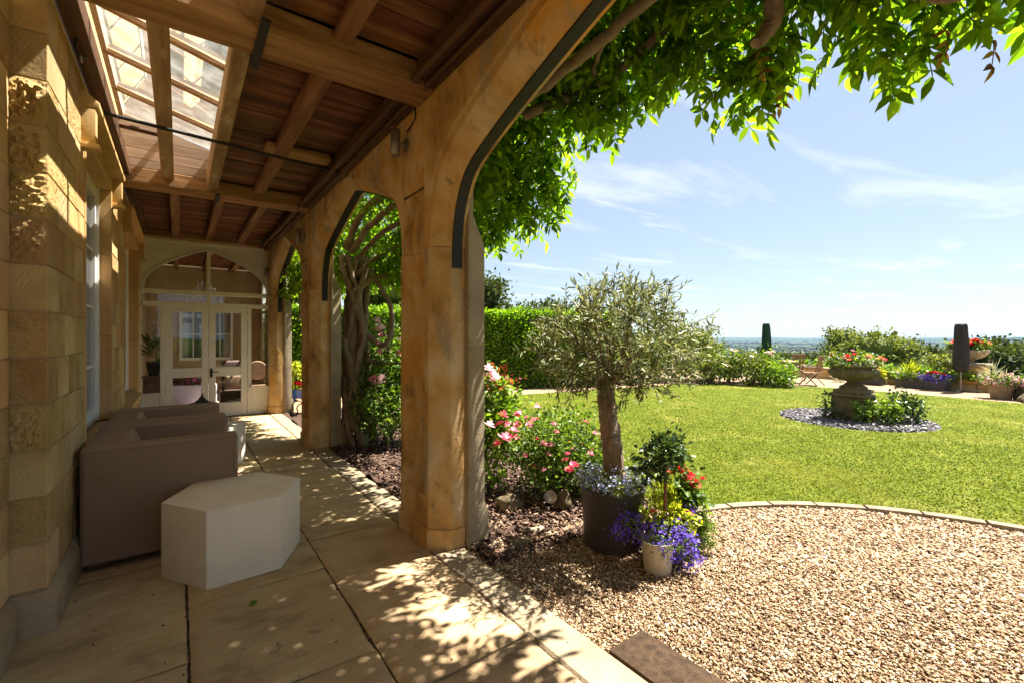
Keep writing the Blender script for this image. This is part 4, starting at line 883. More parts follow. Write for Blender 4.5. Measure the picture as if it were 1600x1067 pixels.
link('seat', rbox(.62, 1.12, 10.0, 10.5, .08, .40, .04), cushion_m, t); link('backrest', rbox(.66, 1.10, 10.45, 10.58, .38, .95, .05), cushion_m, t); link('cushion', rbox(.70, 1.02, 10.30, 10.44, .40, .68, .06), taupe, t)
t = thing('round_back_chair', 'brown round backed chair inside the right sidelight', 'chair', (1.3, 10.3, 0))
link('backrest', MB().lathe([(.001, -.02), (.17, -.02), (.19, 0), (.17, .02), (.001, .02)], (0, 0, 0), 20).mesh('backrest', 40), teak, t, False); t.children[0].rotation_euler = (R(90), 0, 0); t.children[0].location = (-.05, 0, .75)
link('seat', rbox(1.05, 1.45, 10.0, 10.4, .40, .46, .02), teak, t)
for x in (1.08, 1.40): link('leg', MB().box(x, x + .035, 10.02, 10.055, 0, .40), teak, t); link('leg', MB().box(x, x + .035, 10.35, 10.385, 0, .62), teak, t)
rg = tag(link('rug', MB().cbox(-.2, 1.2, 9.75, 11.0, -.003, .008, .003), rug_m), 'pink and white patterned rug inside the glass doors', 'rug')
t = thing('chandelier', 'crystal chandelier hanging behind the fanlight', 'chandelier', (.42, 11.3, 3.0))
link('rod', MB().tube([(.42, 11.3, 3.05), (.42, 11.3, 2.2)], .01, 6), iron, t)
link('ring', MB().tube([(.42 + .3 * math.cos(q * .3142), 11.3 + .3 * math.sin(q * .3142), 2.28) for q in range(21)], .01, 6), steel, t)
a = RNG.uniform(0, 6.28, 420); r_ = RNG.choice([.30, .2, .12], 420); z = 2.26 - RNG.random(420) * .20 + (.3 - r_) * 1.6
P = np.stack([.42 + r_ * np.cos(a), 11.3 + r_ * np.sin(a), z], 1)
link('crystals', leaves('crystals', P, np.tile([[0, 0, -1.0]], (420, 1)), .035, .018, shape=4), crystal, t)['kind'] = 'stuff'

# ------------------------------------------------------------------ loggia furniture
def armchair():
    t = thing('armchair', 'taupe leather armchair nearest the camera, behind the white hexagonal stool', 'armchair', (0, 0, 0), 'taupe armchairs along the house wall')
    link('arm', rbox(0, .805, 0, .145, .035, .735, .022), taupe, t); link('arm', rbox(0, .805, .795, .94, .035, .735, .022), taupe, t)
    for a_, y in zip(t.children, (.0, .94)):
        s_ = -.001 if y < .5 else .001
        c_ = [(.022, y + s_, .06), (.783, y + s_, .06), (.783, y + s_, .713), (.022, y + s_, .713), (.022, y + s_, .06)]
        link('piping', MB().tube(c_, .0035, 5).mesh('piping', 60), taupe, a_)
    mb = MB(); V = []
    for y in (.1455, .7945): V += [(.0, y, .035), (.34, y, .035), (.34, y, .42), (.20, y, .728), (.0, y, .728)]
    link('backrest', bevel_mesh(mb.add(V, [(0, 1, 2, 3, 4), (9, 8, 7, 6, 5)] + [(q, q + 5, (q + 1) % 5 + 5, (q + 1) % 5) for q in range(5)]), .03, 3, 'backrest'), taupe, t)
    link('base', rbox(.30, .795, .147, .793, .035, .27, .015), taupe, t); link('seat_cushion', rbox(.31, .80, .15, .79, .275, .43, .045, 4), taupe, t)
    for x, y in ((.03, .03), (.68, .03), (.03, .84), (.68, .84)): link('foot', MB().cbox(x, x + .1, y, y + .07, 0, .034, .003), wood_dark, t)
    return t
ch = armchair(); ch.location = (-.475, 3.665, .003)
c2 = copy_tree(ch); c2.location = (-.475, 4.655, .003); c2['label'] = 'taupe leather armchair farther along the wall, nearer the glazed screen'
def hexa(label):
    t = tag(link('hexagonal_stool', None), label, 'stool', 'white hexagonal stools')
    return t
mb = MB().prism([(.378 * math.cos(R(3 + 60 * k)), .378 * math.sin(R(3 + 60 * k))) for k in range(6)], .0, .438)
hx = tag(link('hexagonal_stool', bevel_mesh(mb, .006, 2, 'hexagonal_stool'), hexm), 'white hexagonal block stool in front of the nearest armchair', 'stool', 'white hexagonal stools'); hx.location = (.292, 3.36, .004)
h2 = hx.copy(); COL.objects.link(h2); h2.location = (.235, 5.98, .004); h2['label'] = 'white hexagonal block stool mostly hidden behind the far armchair'
t = thing('pagoda_lantern', 'small dark metal pagoda lantern standing on the far hexagonal stool', 'lantern', (.20, 5.98, .445))
L0 = (.20, 5.98, .447)
link('base', MB().lathe([(.13, 0), (.13, .02), (.10, .03)], L0, 4, rot=.8), iron, t)
link('glass_body', MB().lathe([(.09, .03), (.09, .22)], L0, 4, rot=.8), cushion_m, t)
for k in range(4): link('corner_post', MB().tube([(L0[0] + .1 * math.cos(.8 + k * 1.5708), L0[1] + .1 * math.sin(.8 + k * 1.5708), L0[2] + z) for z in (.03, .225)], .008, 4), iron, t)
link('roof', MB().lathe([(.19, .215), (.185, .225), (.10, .25), (.05, .28), (.025, .31), (.01, .32), (.016, .335), (.002, .35)], L0, 4, rot=.8), iron, t)
def walllight(x, y, z, label, ax='x'):
    t = thing('wall_light', label, 'wall light', (x, y, z), 'up and down wall lights')
    if ax == 'x': d = Vector((-1, 0, 0))
    else: d = Vector((0, -1, 0))
    b = Vector((x, y, z)); c = b + d * .085
    link('lamp_body', MB().lathe([(.030, -.095), (.034, -.09), (.034, -.002), (.031, 0), (.034, .002), (.034, .09), (.030, .095)], c, 16).mesh('lamp_body', 40), steel, t)
    link('bracket', MB().tube([b + d * .004, c - d * .03], .012, 8), steel, t)
    link('back_plate', MB().tube([b, b + d * .012, b + d * .016], [.045, .045, .035], 16).mesh('back_plate', 40), steel, t)
walllight(1.334, 3.12, 2.79, 'grey cylinder wall light on the nearest stone pier')
walllight(1.334, 6.42, 2.71, 'grey cylinder wall light on the second stone pier')
walllight(1.30, 9.50, 2.58, 'grey cylinder wall light at the right edge of the glazed screen', 'y')
tag(link('fallen_leaf', leaves('fallen_leaf', np.array([[.29, 2.71, .008]]), np.array([[.8, .3, .1]]), .05, .03), wist_m), 'single green leaf lying on the paving', 'leaf')
pb = tag(link('fallen_bud', fl('fallen_bud', .014, pet_pale), None), 'small pale pink bud fallen on the paving slab', 'flower bud'); pb.location = (.80, 2.02, .01)
tag(link('door_mat', bevel_mesh(MB().box(1.553, 1.79, .55, 1.39, -.03, .004), .006, 2, 'door_mat'), coir), 'brown coir door mat on the gravel against the paving edge', 'door mat')
#@@GARDEN
# ------------------------------------------------------------------ wisteria
wis = thing('wisteria', 'old wisteria with twisted grey stems trained over the arches, leaves hanging above the garden', 'climbing plant', (1.9, 6.2, 0))
def leaf_template(seed, nl=9, length=.26, ll=.085, lw=.036):
    """one pinnate leaf along +X, leaflets hanging"""
    r = np.random.default_rng(seed); V = []; F = []
    cp = [(0, 0, 0), (length * .4, 0, .012), (length * .75, r.normal() * .01, -.004), (length, r.normal() * .02, -.035)]
    c = curve(cp, 10)
    b = MB().tube(c, [.0022] * 11, 3, cap=False); V += b.V; F += [tuple(f) for f in b.F]
    out = []
    k = (nl - 1) // 2
    for i in range(k):
        t = .30 + .62 * i / max(k - 1, 1); p = c[int(t * 10)]
        for s in (-1, 1): out.append((p, Vector((.45, s * .85, -.28 + r.normal() * .2))))
    out.append((c[-1], Vector((.8, r.normal() * .2, -.5))))
    for p, d in out:
        d = d.normalized(); L = ll * r.uniform(.75, 1.15); W = lw * r.uniform(.8, 1.15)
        side = d.cross(Vector((0, 0, 1)) + Vector(r.normal(size=3) * .25)).normalized(); nr = side.cross(d).normalized()
        if nr.z < 0: nr = -nr
        n = len(V); lift = nr * W * .2
        tip = p + d * L + Vector((0, 0, -L * .18))
        V += [tuple(p), tuple(p + d * L * .25 + side * W * .42 + lift), tuple(p + d * L * .6 + side * W * .46 + lift - Vector((0, 0, L * .05))), tuple(tip),
              tuple(p + d * L * .6 - side * W * .46 + lift - Vector((0, 0, L * .05))), tuple(p + d * L * .25 - side * W * .42 + lift)]
        F += [(n, n + 1, n + 2, n + 3), (n, n + 3, n + 4, n + 5)]
    return V, F
TPL = [leaf_template(s, nl) for s, nl in ((1, 9), (2, 11), (3, 9), (4, 7), (5, 11), (6, 13))]
def xo(y):
    return np.interp(y, [-2.2, .2, .9, 1.35, 1.8, 2.5, 3.0, 3.4, 4.6, 6.2, 7.5, 9.4], [2.95, 2.92, 2.9, 2.8, 2.65, 2.6, 2.7, 2.85, 2.85, 2.6, 2.3, 2.0])
def zb(x, y):
    edge = np.clip((xo(y) - x) / .8, 0, 1)
    base = np.interp(y, [-2, 0, 1, 2, 3, 4.2, 5.5, 7, 9.4], [2.76, 2.83, 2.93, 2.94, 2.68, 2.50, 2.36, 2.34, 2.35])
    clear = np.clip((2.42 - x) / .15, 0, 1) * np.clip((y - .55) / .25, 0, 1) * np.clip((2.75 - y) / .3, 0, 1)
    base = base * (1 - clear) + 3.22 * clear
    c2 = np.clip((2.15 - x) / .15, 0, 1) * np.clip((y - 3.5) / .3, 0, 1) * np.clip((6.3 - y) / .3, 0, 1); base = base * (1 - c2) + 2.92 * c2
    dent = np.clip((x - 2.1) / .2, 0, 1) * np.clip((y - 1.3) / .3, 0, 1) * np.clip((2.95 - y) / .3, 0, 1)
    base = base + dent * (1 - clear) * .22
    return base + .12 * edge + .07 * np.sin(x * 5 + y * 3) + .06 * np.sin(y * 7 - x * 2)
def canopy(n, depth):
    y = RNG.uniform(-2.0, 9.3, n * 2); x = 1.66 + RNG.random(n * 2) * (xo(y) - 1.66); z = zb(x, y) + RNG.random(n * 2) ** 1.5 * depth
    k = (z < 3.95) & (RNG.random(n * 2) < np.where(y > 6.8, .5, np.where((y > 3.9) & (x < 2.3), .45, 1))); return np.stack([x, y, z], 1)[k][:n]
P = canopy(4700, .72)
yaw = RNG.uniform(0, 6.28, len(P)); pit = RNG.uniform(.15, 1.15, len(P)); rol = RNG.normal(size=len(P)) * .4; scl = RNG.uniform(.85, 1.3, len(P))
cp, sp = math.cos(0), 0
dist = np.linalg.norm(P - np.array([0, 0, 1.4]), axis=1)
low = P[:, 2] - zb(P[:, 0], P[:, 1])
fwd = P[:, 0] * .59 + P[:, 1] * .807; sx_ = (P[:, 0] * .807 - P[:, 1] * .59) / np.maximum(fwd, .01); sz_ = (P[:, 2] - 1.4) / np.maximum(fwd, .01)
vis = (fwd > .3) & (np.abs(sx_) < 1.25) & (sz_ < .9)
order = np.argsort(np.where(vis, dist + low * 2.5, 1e3 + dist))
MESH = []
for V, F in TPL:
    me = MB().add(V, F).mesh('leaf'); me.materials.append(wist_m); MESH.append(me)
def rotm(i): return Matrix.Rotation(yaw[i], 3, 'Z') @ Matrix.Rotation(pit[i], 3, 'Y') @ Matrix.Rotation(rol[i], 3, 'X')
for i in order[:290]:
    o = bpy.data.objects.new('leaf', MESH[i % 6]); COL.objects.link(o); o.parent = wis
    o.matrix_local = Matrix.Translation(Vector(P[i]) - wis.location) @ (rotm(i).to_4x4()) @ Matrix.Scale(scl[i], 4)
VV = {3: [], 4: []}; base = 0; AV = []; F4 = []; F3 = []
for i in order[290:]:
    V, F = TPL[i % 6]; M3 = np.array(rotm(i)) * scl[i]; v = np.array(V) @ M3.T + P[i]
    AV.append(v); F4 += [tuple(q + base for q in f) for f in F]; base += len(v)
tag(link('foliage', npmesh('foliage', np.concatenate(AV), np.array(F4)), wist_m, wis), kind='stuff')
# bronze young shoots hanging at the edge
for k, (x, y, z) in enumerate([(2.6, .5, 2.74), (2.72, .38, 2.68), (2.7, 1.15, 2.84), (2.74, 1.2, 2.86), (2.4, 1.1, 2.9)]):
    me = MB().add(*leaf_template(40 + k, 7, .17, .06, .024)).mesh('bronze_leaf'); me.materials.append(wist_old)
    o = link('bronze_leaf', me, None, wis, False); o.location = Vector((x, y, z)) - wis.location; o.rotation_euler = (0, 1.2, random.uniform(2, 5)); o['label'] = 'bronze coloured young wisteria leaf'
V_ = lambda *a: a
for pts, r0, r1 in [([(1.72, 2.35, 2.86), (1.8, 1.85, 2.95), (1.9, 1.45, 3.09), (2.0, 1.0, 3.2)], .035, .028),
                    ([(1.70, 3.6, 2.6), (1.70, 2.9, 2.72), (1.71, 2.45, 2.84)], .032, .034),
                    ([(2.0, 2.6, 3.0), (2.3, 2.15, 3.12), (2.3, 1.8, 3.17), (2.3, 1.45, 3.24), (2.3, .9, 3.2)], .04, .034),
                    ([(2.28, 2.2, 3.1), (2.05, 1.9, 3.13), (1.95, 1.5, 3.2)], .018, .014),
                    ([(2.2, 1.3, 3.16), (2.2, 1.05, 3.04), (2.2, .54, 2.72), (2.2, .22, 2.55), (2.25, -.5, 2.5)], .034, .026),
                    ([(2.2, .98, 2.98), (2.25, 1.0, 2.88), (2.22, 1.06, 2.80)], .045, .03),
                    ([(1.9, 3.3, 2.55), (2.2, 3.36, 2.66), (2.45, 3.36, 2.73), (2.7, 3.2, 2.74)], .03, .018),
                    ([(1.74, 6.0, 2.55), (1.74, 5.5, 2.82), (1.74, 4.9, 2.9), (1.74, 4.0, 2.86), (1.72, 3.5, 2.7)], .045, .035),
                    ([(1.8, 5.95, 2.5), (1.82, 5.3, 2.72), (1.85, 4.6, 2.8), (1.85, 3.6, 2.75)], .04, .03),
                    ([(1.85, 5.9, 2.4), (1.9, 5.2, 2.6), (2.0, 4.4, 2.68), (2.0, 3.4, 2.6)], .03, .022),
                    ([(1.9, 6.2, 2.2), (2.1, 5.8, 2.45), (2.3, 5.2, 2.6)], .04, .02), ([(1.85, 6.1, 2.0), (2.15, 5.95, 2.2), (2.5, 5.7, 2.25)], .035, .015),
                    ([(1.8, 9.1, 1.9), (1.78, 8.9, 2.3), (1.75, 8.3, 2.65), (1.75, 7.6, 2.6)], .03, .02), ([(1.75, 9.0, 1.7), (1.85, 8.7, 2.1), (1.8, 8.4, 2.4)], .02, .012)]:
    stem('stem', pts, r0, r1, vine_m, wis, 8, 22, .004)
# twisted trunk on the second pier
for k in range(14):
    ph = k * 2 * math.pi / 14 + random.uniform(-.3, .3); tw = random.choice((-1, 1)) * random.uniform(3.2, 5.5); pts = []
    for q in range(9):
        t = q / 8; z = -.02 + 2.5 * t; rr = (.17 if k % 2 else .10) - .05 * math.sin(t * 3.1) + .04 * random.random() + (.10 * (1 - t) ** 3)
        pts.append((1.93 + rr * math.cos(ph + tw * t) * (.9 if rr < 1 else 1) , 6.15 + rr * .9 * math.sin(ph + tw * t) + .06 * t, z))
    stem('stem', pts, random.uniform(.04, .06), random.uniform(.026, .04), vine_m, wis, 8, 34, .006)
stem('stem', [(2.0, 6.05, 1.45), (2.22, 5.9, 1.3), (2.3, 5.85, 1.7), (2.15, 5.95, 2.1), (2.05, 6.0, 2.3)], .035, .028, vine_m, wis, 8, 24, .004)
stem('stem', [(2.0, 6.0, 1.1), (2.3, 5.85, 1.05), (2.6, 5.7, 1.15)], .028, .012, vine_m, wis, 8, 16, .004)
mb = MB().tube([(2.05, 2.02, 2.9), (2.05, 2.02, 2.62)], .0015, 4).lathe([(.001, -.05), (.007, -.02), (.004, .02), (.001, .03)], (2.05, 2.02, 2.6), 6)
link('seed_pod', mb, iron, wis)
mb = MB().tube(curve([(2.75, .15, 2.85), (2.72, .17, 2.7), (2.74, .18, 2.6), (2.735, .175, 2.52)], 14), .003, 5); link('tendril', mb, twig, wis)

# ------------------------------------------------------------------ roses in the bed
def rose(label, c, blobs, k, n, L, W, mat, flowers, fm, grp=None, canes=6, sig=.07, extra=None, inner=.3):
    t = thing('rose_bush', label, 'rose bush', c, grp)
    for q in range(canes):
        b = blobs[q % len(blobs)]; a = random.uniform(0, 6.28)
        e = (b[0] + b[3] * .6 * math.cos(a), b[1] + b[4] * .6 * math.sin(a), b[2] + b[5] * random.uniform(0, .8))
        s = (c[0] + random.uniform(-.06, .06), c[1] + random.uniform(-.06, .06), c[2] - .02)
        stem('cane', [s, ((s[0] * .6 + e[0] * .4) + random.uniform(-.05, .05), s[1] * .6 + e[1] * .4 + random.uniform(-.05, .05), s[2] * .5 + e[2] * .5), e], .010, .004, twig, t, 5, 10)
    bush('foliage', blobs, k, n, sig, L, W, mat, t, zmin=c[2] + .02, inner=inner)
    put_flowers(flowers, fm, t)
    return t
def spots_on(blobs, n, s0, s1, up=.2, toward=(-.6, -.6)):
    out = []
    for _ in range(n):
        b = random.choice(blobs); a = random.uniform(0, 6.28); e = random.uniform(-.35, 1.2)
        d = Vector((math.cos(a) * math.cos(e) + toward[0] * .7, math.sin(a) * math.cos(e) + toward[1] * .7, math.sin(e) + up)).normalized() * random.uniform(.9, 1.12)
        out.append((b[0] + d.x * b[3], b[1] + d.y * b[4], b[2] + d.z * b[5], random.uniform(s0, s1)))
    return out
b1 = [(2.28, 5.95, .72, .38, .38, .48), (2.35, 6.2, 1.15, .26, .26, .36), (2.05, 5.5, .5, .22, .3, .3), (2.5, 5.6, .8, .3, .3, .5)]
rose('tall pale pink rose bush in the bed beside the twisted wisteria trunk', (2.25, 5.9, .02), b1, 170, 5200, .058, .038, rose_leaf,
     [(a * .925, b * .925, 1.4 + (c - 1.4) * .925, d) for a, b, c, d in [(2.30, 6.45, 1.62, 1.6), (2.35, 6.45, 1.52, 1.7), (2.3, 6.4, 1.30, 1.5), (2.28, 6.3, 1.18, 1.6), (2.42, 6.4, 1.22, 1.6), (2.5, 6.0, 1.35, 1.5), (2.48, 6.02, 1.18, 1.5), (2.12, 6.05, .82, 1.7), (2.16, 6.0, .78, 1.8), (2.2, 5.95, .85, 1.6), (2.4, 6.5, 1.42, 1.4)]],
     F_pale + F_pink, canes=9, sig=.09)
b2 = [(2.42, 3.75, .66, .30, .33, .34), (2.25, 3.55, .45, .22, .25, .3), (2.5, 3.65, .86, .16, .18, .14)]
t = rose('bright leaved rose with red young shoots behind the nearest pier', (2.35, 3.65, .02), b2, 70, 2300, .06, .042, rose_bright,
         [(2.32, 3.55, 1.10, 1.5), (2.34, 3.50, 1.04, 1.5), (2.36, 3.52, 1.00, 1.3), (2.1, 3.2, .66, 1.2)], F_pale, canes=7, sig=.07)
bush('red_shoots', [(2.52, 3.62, 1.0, .12, .12, .10), (2.62, 3.55, .95, .1, .1, .1)], 12, 130, .03, .055, .028, red_leaf, t)
b3 = [(2.75, 3.12, .42, .40, .36, .30), (2.45, 3.15, .50, .26, .25, .24), (3.05, 2.95, .36, .24, .22, .22), (2.75, 2.9, .28, .36, .25, .2)]
rose('low spreading shrub rose covered in pink flowers beside the olive tree', (2.7, 3.1, .02), b3, 130, 6500, .034, .022, rose_leaf,
     [(2.22, 3.22, .66, 1.2), (2.27, 3.24, .72, 1.3), (2.30, 3.2, .64, 1.2), (2.2, 3.12, .55, 1.5), (2.26, 3.1, .56, 1.4), (2.16, 3.15, .50, 1.3), (2.31, 3.14, .60, 1.2), (2.72, 3.32, .74, 1.0), (2.60, 2.80, .38, 1.0)] + spots_on(b3, 40, .6, .95), F_deep + F_pink, canes=12, sig=.07)

def rock(name, c, s, label, mat, seed=0):
    bm = bmesh.new(); bmesh.ops.create_icosphere(bm, subdivisions=3, radius=1)
    for v in bm.verts:
        d = mnoise.fractal(v.co * 1.3 + Vector((seed, 0, 0)), 1, 2, 4) * .4; v.co = Vector((v.co.x * s[0], v.co.y * s[1], v.co.z * s[2])) * (1 + d)
        v.co += Vector(c)
    me = bpy.data.meshes.new(name); bm.to_mesh(me); bm.free(); me.shade_smooth(); me.set_sharp_from_angle(angle=R(35))
    return tag(link(name, me, mat), label, 'rock')
rock('rock', (2.16, 2.98, .06), (.10, .09, .085), 'rounded brown rock in the bed under the pink shrub rose', stone_dark, 3)
rock('rock', (1.86, 2.48, -.015), (.10, .05, .04), 'mossy stone lump set at the edge of the gravel beside the pier', stone_dark, 8)
rock('rock', (2.07, 2.58, -.015), (.12, .05, .03), 'flat pale stone at the gravel edge left of the olive pot', stone_grey, 5)
rock('rock', (2.50, 2.72, .08), (.07, .06, .09), 'craggy grey piece of rock beside the spotlight', stone_dark, 12)
rock('rock', (15.2, 1.25, .05), (.28, .3, .16), 'dark boulder on the far terrace at the right edge', stone_dark, 15)
t = thing('garden_spotlight', 'grey metal garden spotlight tilted in the bed beside the olive pot', 'spotlight', (2.42, 2.78, .0))
ob = link('lamp_body', MB().lathe([(.02, -.06), (.035, -.055), (.045, .06), (.05, .065), (.04, .06)], (0, 0, 0), 14).mesh('lamp_body', 40), steel, t, False); ob.rotation_euler = (.5, -1.2, .3); ob.location = (0, 0, .12)
link('spike', MB().tube([(2.42, 2.78, -.05), (2.42, 2.78, .10)], .01, 6), iron, t)

# ------------------------------------------------------------------ olive tree and pots
OC = (2.42, 2.13)
t = thing('round_planter', 'large dark grey round planter holding the olive tree', 'planter', (OC[0], OC[1], -.03))
link('tub', MB().lathe([(.185, 0), (.195, .01), (.215, .395), (.222, .405), (.222, .41), (.205, .41), (.195, .35), (.001, .35)], (OC[0], OC[1], -.03), 40, cap=False).mesh('tub', 40), potgrey, t)
link('soil', MB().lathe([(.001, .352), (.2, .35)], (OC[0], OC[1], -.03), 24, cap=False), soil_m, t)
t = thing('olive_tree', 'olive tree with silvery rounded crown standing in the large dark planter', 'tree', (OC[0], OC[1], .32))
stem('trunk', [(OC[0] + .02, OC[1] - .01, .30), (OC[0] + .015, OC[1], .45), (OC[0] - .01, OC[1] + .01, .75), (OC[0] - .035, OC[1] + .03, .98), (OC[0] - .03, OC[1] + .03, 1.12)], .082, .052, bark, t, 28, 60, .003)
tr = t.children[0]
for v in tr.data.vertices:
    k = mnoise.fractal(Vector((v.co.x * 14, v.co.y * 14, v.co.z * 6)), 1, 2, 4); v.co.x += k * .026; v.co.y += k * .022
for q in range(16):
    a = q * 2.4; e = (OC[0] + .36 * math.cos(a) * random.uniform(.5, 1), OC[1] + .36 * math.sin(a) * random.uniform(.5, 1), 1.2 + random.uniform(.0, .5))
    stem('limb', [(OC[0] - .03, OC[1] + .03, 1.02 + random.uniform(0, .08)), (OC[0] + .12 * math.cos(a), OC[1] + .12 * math.sin(a), 1.15 + random.uniform(0, .1)), e], .017, .005, bark, t, 6, 10)
ob = [(OC[0], OC[1], 1.36, .44, .44, .30), (OC[0] - .15, OC[1] + .1, 1.28, .33, .32, .24), (OC[0] + .2, OC[1] - .12, 1.30, .34, .32, .25), (OC[0] + .05, OC[1], 1.55, .30, .3, .17)]
P, D = clumps(ob, 420, 9500, .045, inner=.35)
# leaves set along short twigs
k = 540; Pc, Dc = clumps(ob, k, k, .02, inner=.55); Dc = unit(Dc + np.array([0, 0, .25])); Lt = RNG.uniform(.08, .24, k)
tw = MB()
for q in range(k):
    p = Vector(Pc[q]); d = Vector(Dc[q]); tw.tube([p, p + d * Lt[q] * .5 + Vector((0, 0, .01)), p + d * Lt[q]], [.0022, .0018, .001], 3, cap=False)
tag(link('twigs', tw, twig, t), kind='stuff')
m = 14; tt = np.tile(np.linspace(.1, 1, m), k); idx = np.repeat(np.arange(k), m)
P = Pc[idx] + Dc[idx] * (tt * Lt[idx])[:, None]; D = Dc[idx] * .75 + RNG.normal(size=(k * m, 3)) * .6
tag(link('foliage', leaves('foliage', P, D, RNG.uniform(.038, .07, k * m), RNG.uniform(.008, .0135, k * m), fold=.2), olive_leaf, t), kind='stuff')
# long shoots on top
for q in range(13):
    a = random.uniform(0, 6.28); rr = random.uniform(.05, .36); p = Vector((OC[0] + rr * math.cos(a), OC[1] + rr * math.sin(a), 1.55)); d = Vector((random.uniform(-.15, .3), random.uniform(-.2, .2), 1)).normalized(); Lq = random.uniform(.15, .30)
    stem('shoot', [p, p + d * Lq * .5, p + d * Lq], .003, .0015, twig, t, 4, 6)
    n = 22; s = np.linspace(.1, 1, n)[:, None]; PP = np.array(p) + np.array(d) * s * Lq
    tag(link('shoot_leaves', leaves('shoot_leaves', PP, np.array(d) * .8 + RNG.normal(size=(n, 3)) * .6, .05, .010, fold=.2), olive_leaf, t), kind='stuff')
t = thing('forget_me_not', 'pale blue trailing flowers round the foot of the olive tree', 'flowers', (OC[0], OC[1], .33))
lb = [(OC[0] + .17 * math.cos(a), OC[1] + .17 * math.sin(a), .40 + (.05 if 1.8 < a < 3.6 else 0), .08, .08, .06) for a in np.linspace(0, 6, 11)]
bush('foliage', lb, 90, 1900, .025, .025, .009, shrub_leaf, t); blooms('blossom', [(b[0], b[1], b[2] + .015, .09, .09, .06) for b in lb], 950, .0085, pet_lilac, t, 130, .02)

t = thing('cream_pot', 'ribbed cream pot of violet lobelia in front of the dark planters', 'flower pot', (2.36, 1.72, -.03))
mb = MB(); prof = [(.070, 0), (.078, .005), (.093, .17), (.098, .185), (.098, .2), (.088, .2), (.08, .17), (.001, .17)]
mb.lathe(prof, (2.36, 1.72, -.03), 64, cap=False)
mb.V = [(2.36 + (x - 2.36) * (1 + .012 * ((i % 64) % 4 < 2)), 1.72 + (y - 1.72) * (1 + .012 * ((i % 64) % 4 < 2)), z) for i, (x, y, z) in enumerate(mb.V)]
link('pot', mb.mesh('pot', 50), potcream, t)
lv = [(2.37, 1.74, .19, .10, .10, .06), (2.26, 1.86, .22, .09, .09, .06), (2.46, 1.66, .18, .09, .10, .07), (2.50, 1.62, .10, .06, .07, .09), (2.36, 1.66, .13, .05, .05, .05)]
bush('foliage', lv, 60, 900, .02, .022, .008, mid_leaf, t); blooms('blossom', [(b[0], b[1], b[2], b[3] * 1.15, b[4] * 1.15, b[5] * 1.2) for b in lv], 1500, .0085, pet_violet, t, 190, .016)
t = thing('square_planter', 'dark square planter behind the cream pot with a clipped standard bush', 'planter', (2.52, 1.78, -.03), 'dark square planters')
link('tub', bevel_mesh(MB().box(2.43, 2.62, 1.68, 1.87, -.03, .22), .008, 2, 'tub'), potgrey, t)
t = thing('standard_bush', 'clipped dark leaved standard bush on a thin reddish stem', 'bush', (2.52, 1.78, .22))
stem('stem', [(2.47, 1.74, .1), (2.48, 1.75, .4), (2.5, 1.76, .62)], .011, .009, pbr('reddish_bark', [(.3, (.14, .06, .035)), (.7, (.22, .10, .06))], 20, bump=.2, var=0), t, 8, 10)
sb = [(2.48, 1.77, .63, .15, .15, .12), (2.52, 1.78, .72, .09, .09, .08), (2.40, 1.80, .60, .09, .09, .09)]
bush('foliage', sb, 60, 900, .03, .04, .022, dark_leaf, t, inner=.5)
for q in range(6): stem('twig', [(2.48, 1.77, .6), (2.48 + random.uniform(-.1, .1), 1.77 + random.uniform(-.1, .1), .78 + random.uniform(0, .05))], .003, .0015, twig, t, 4, 5)
t = thing('golden_conifer', 'small lime yellow conifer in front of the red geraniums', 'conifer', (2.56, 1.80, .22))
bush('foliage', [(2.56, 1.80, .34, .07, .07, .15), (2.55, 1.78, .28, .09, .09, .1)], 40, 1000, .015, .035, .008, lime_leaf, t, upk=1.5)
t = thing('square_planter', 'dark square planter at the right of the pot group with red geraniums', 'planter', (2.74, 1.78, -.03), 'dark square planters')
link('tub', bevel_mesh(MB().box(2.66, 2.85, 1.70, 1.90, -.03, .16), .008, 2, 'tub'), potgrey, t)
t = thing('geranium', 'red geraniums above the dark square planter', 'geranium', (2.76, 1.80, .16))
gb = [(2.76, 1.80, .30, .12, .12, .13), (2.70, 1.82, .40, .07, .07, .08)]
bush('foliage', gb, 36, 520, .03, .045, .04, mid_leaf, t)
fr = [(2.72, 1.78, .50, 1.0), (2.76, 1.76, .47, 1.1), (2.74, 1.82, .53, .9), (2.78, 1.74, .42, 1.2), (2.69, 1.80, .53, .9), (2.66, 1.84, .50, .8), (2.99, 1.80, .40, .6), (2.82, 1.80, .43, .7)]
put_flowers(fr, F_red, t)
for x, y, z, s in fr: stem('stalk', [(2.75, 1.80, .3), ((2.75 + x) / 2, (1.8 + y) / 2, z - .06), (x, y, z)], .0025, .002, mid_leaf, t, 4, 6)
t = thing('coral_petunia', 'coral pink petunias with pale leaves in the pot group', 'petunia', (2.60, 1.72, .22))
pbx = [(2.42, 1.80, .26, .06, .06, .04), (2.58, 1.70, .24, .10, .07, .05)]
bush('foliage', pbx, 24, 300, .025, .035, .022, lime_leaf, t); put_flowers([(2.40, 1.78, .31, .75), (2.43, 1.80, .28, .6), (2.63, 1.68, .28, .8), (2.60, 1.69, .25, .6)], F_coral, t)
blooms('blossom', [(2.66, 1.70, .25, .05, .05, .08)], 160, .008, pet_violet, t, 24, .015)
t = thing('heather', 'bright green feathery heather spilling over the gravel at the right of the pots', 'heather', (2.86, 1.72, .0))
bush('foliage', [(2.84, 1.70, .10, .09, .09, .10), (2.80, 1.74, .17, .07, .07, .08)], 50, 2200, .018, .028, .005, mid_leaf, t, upk=.8)

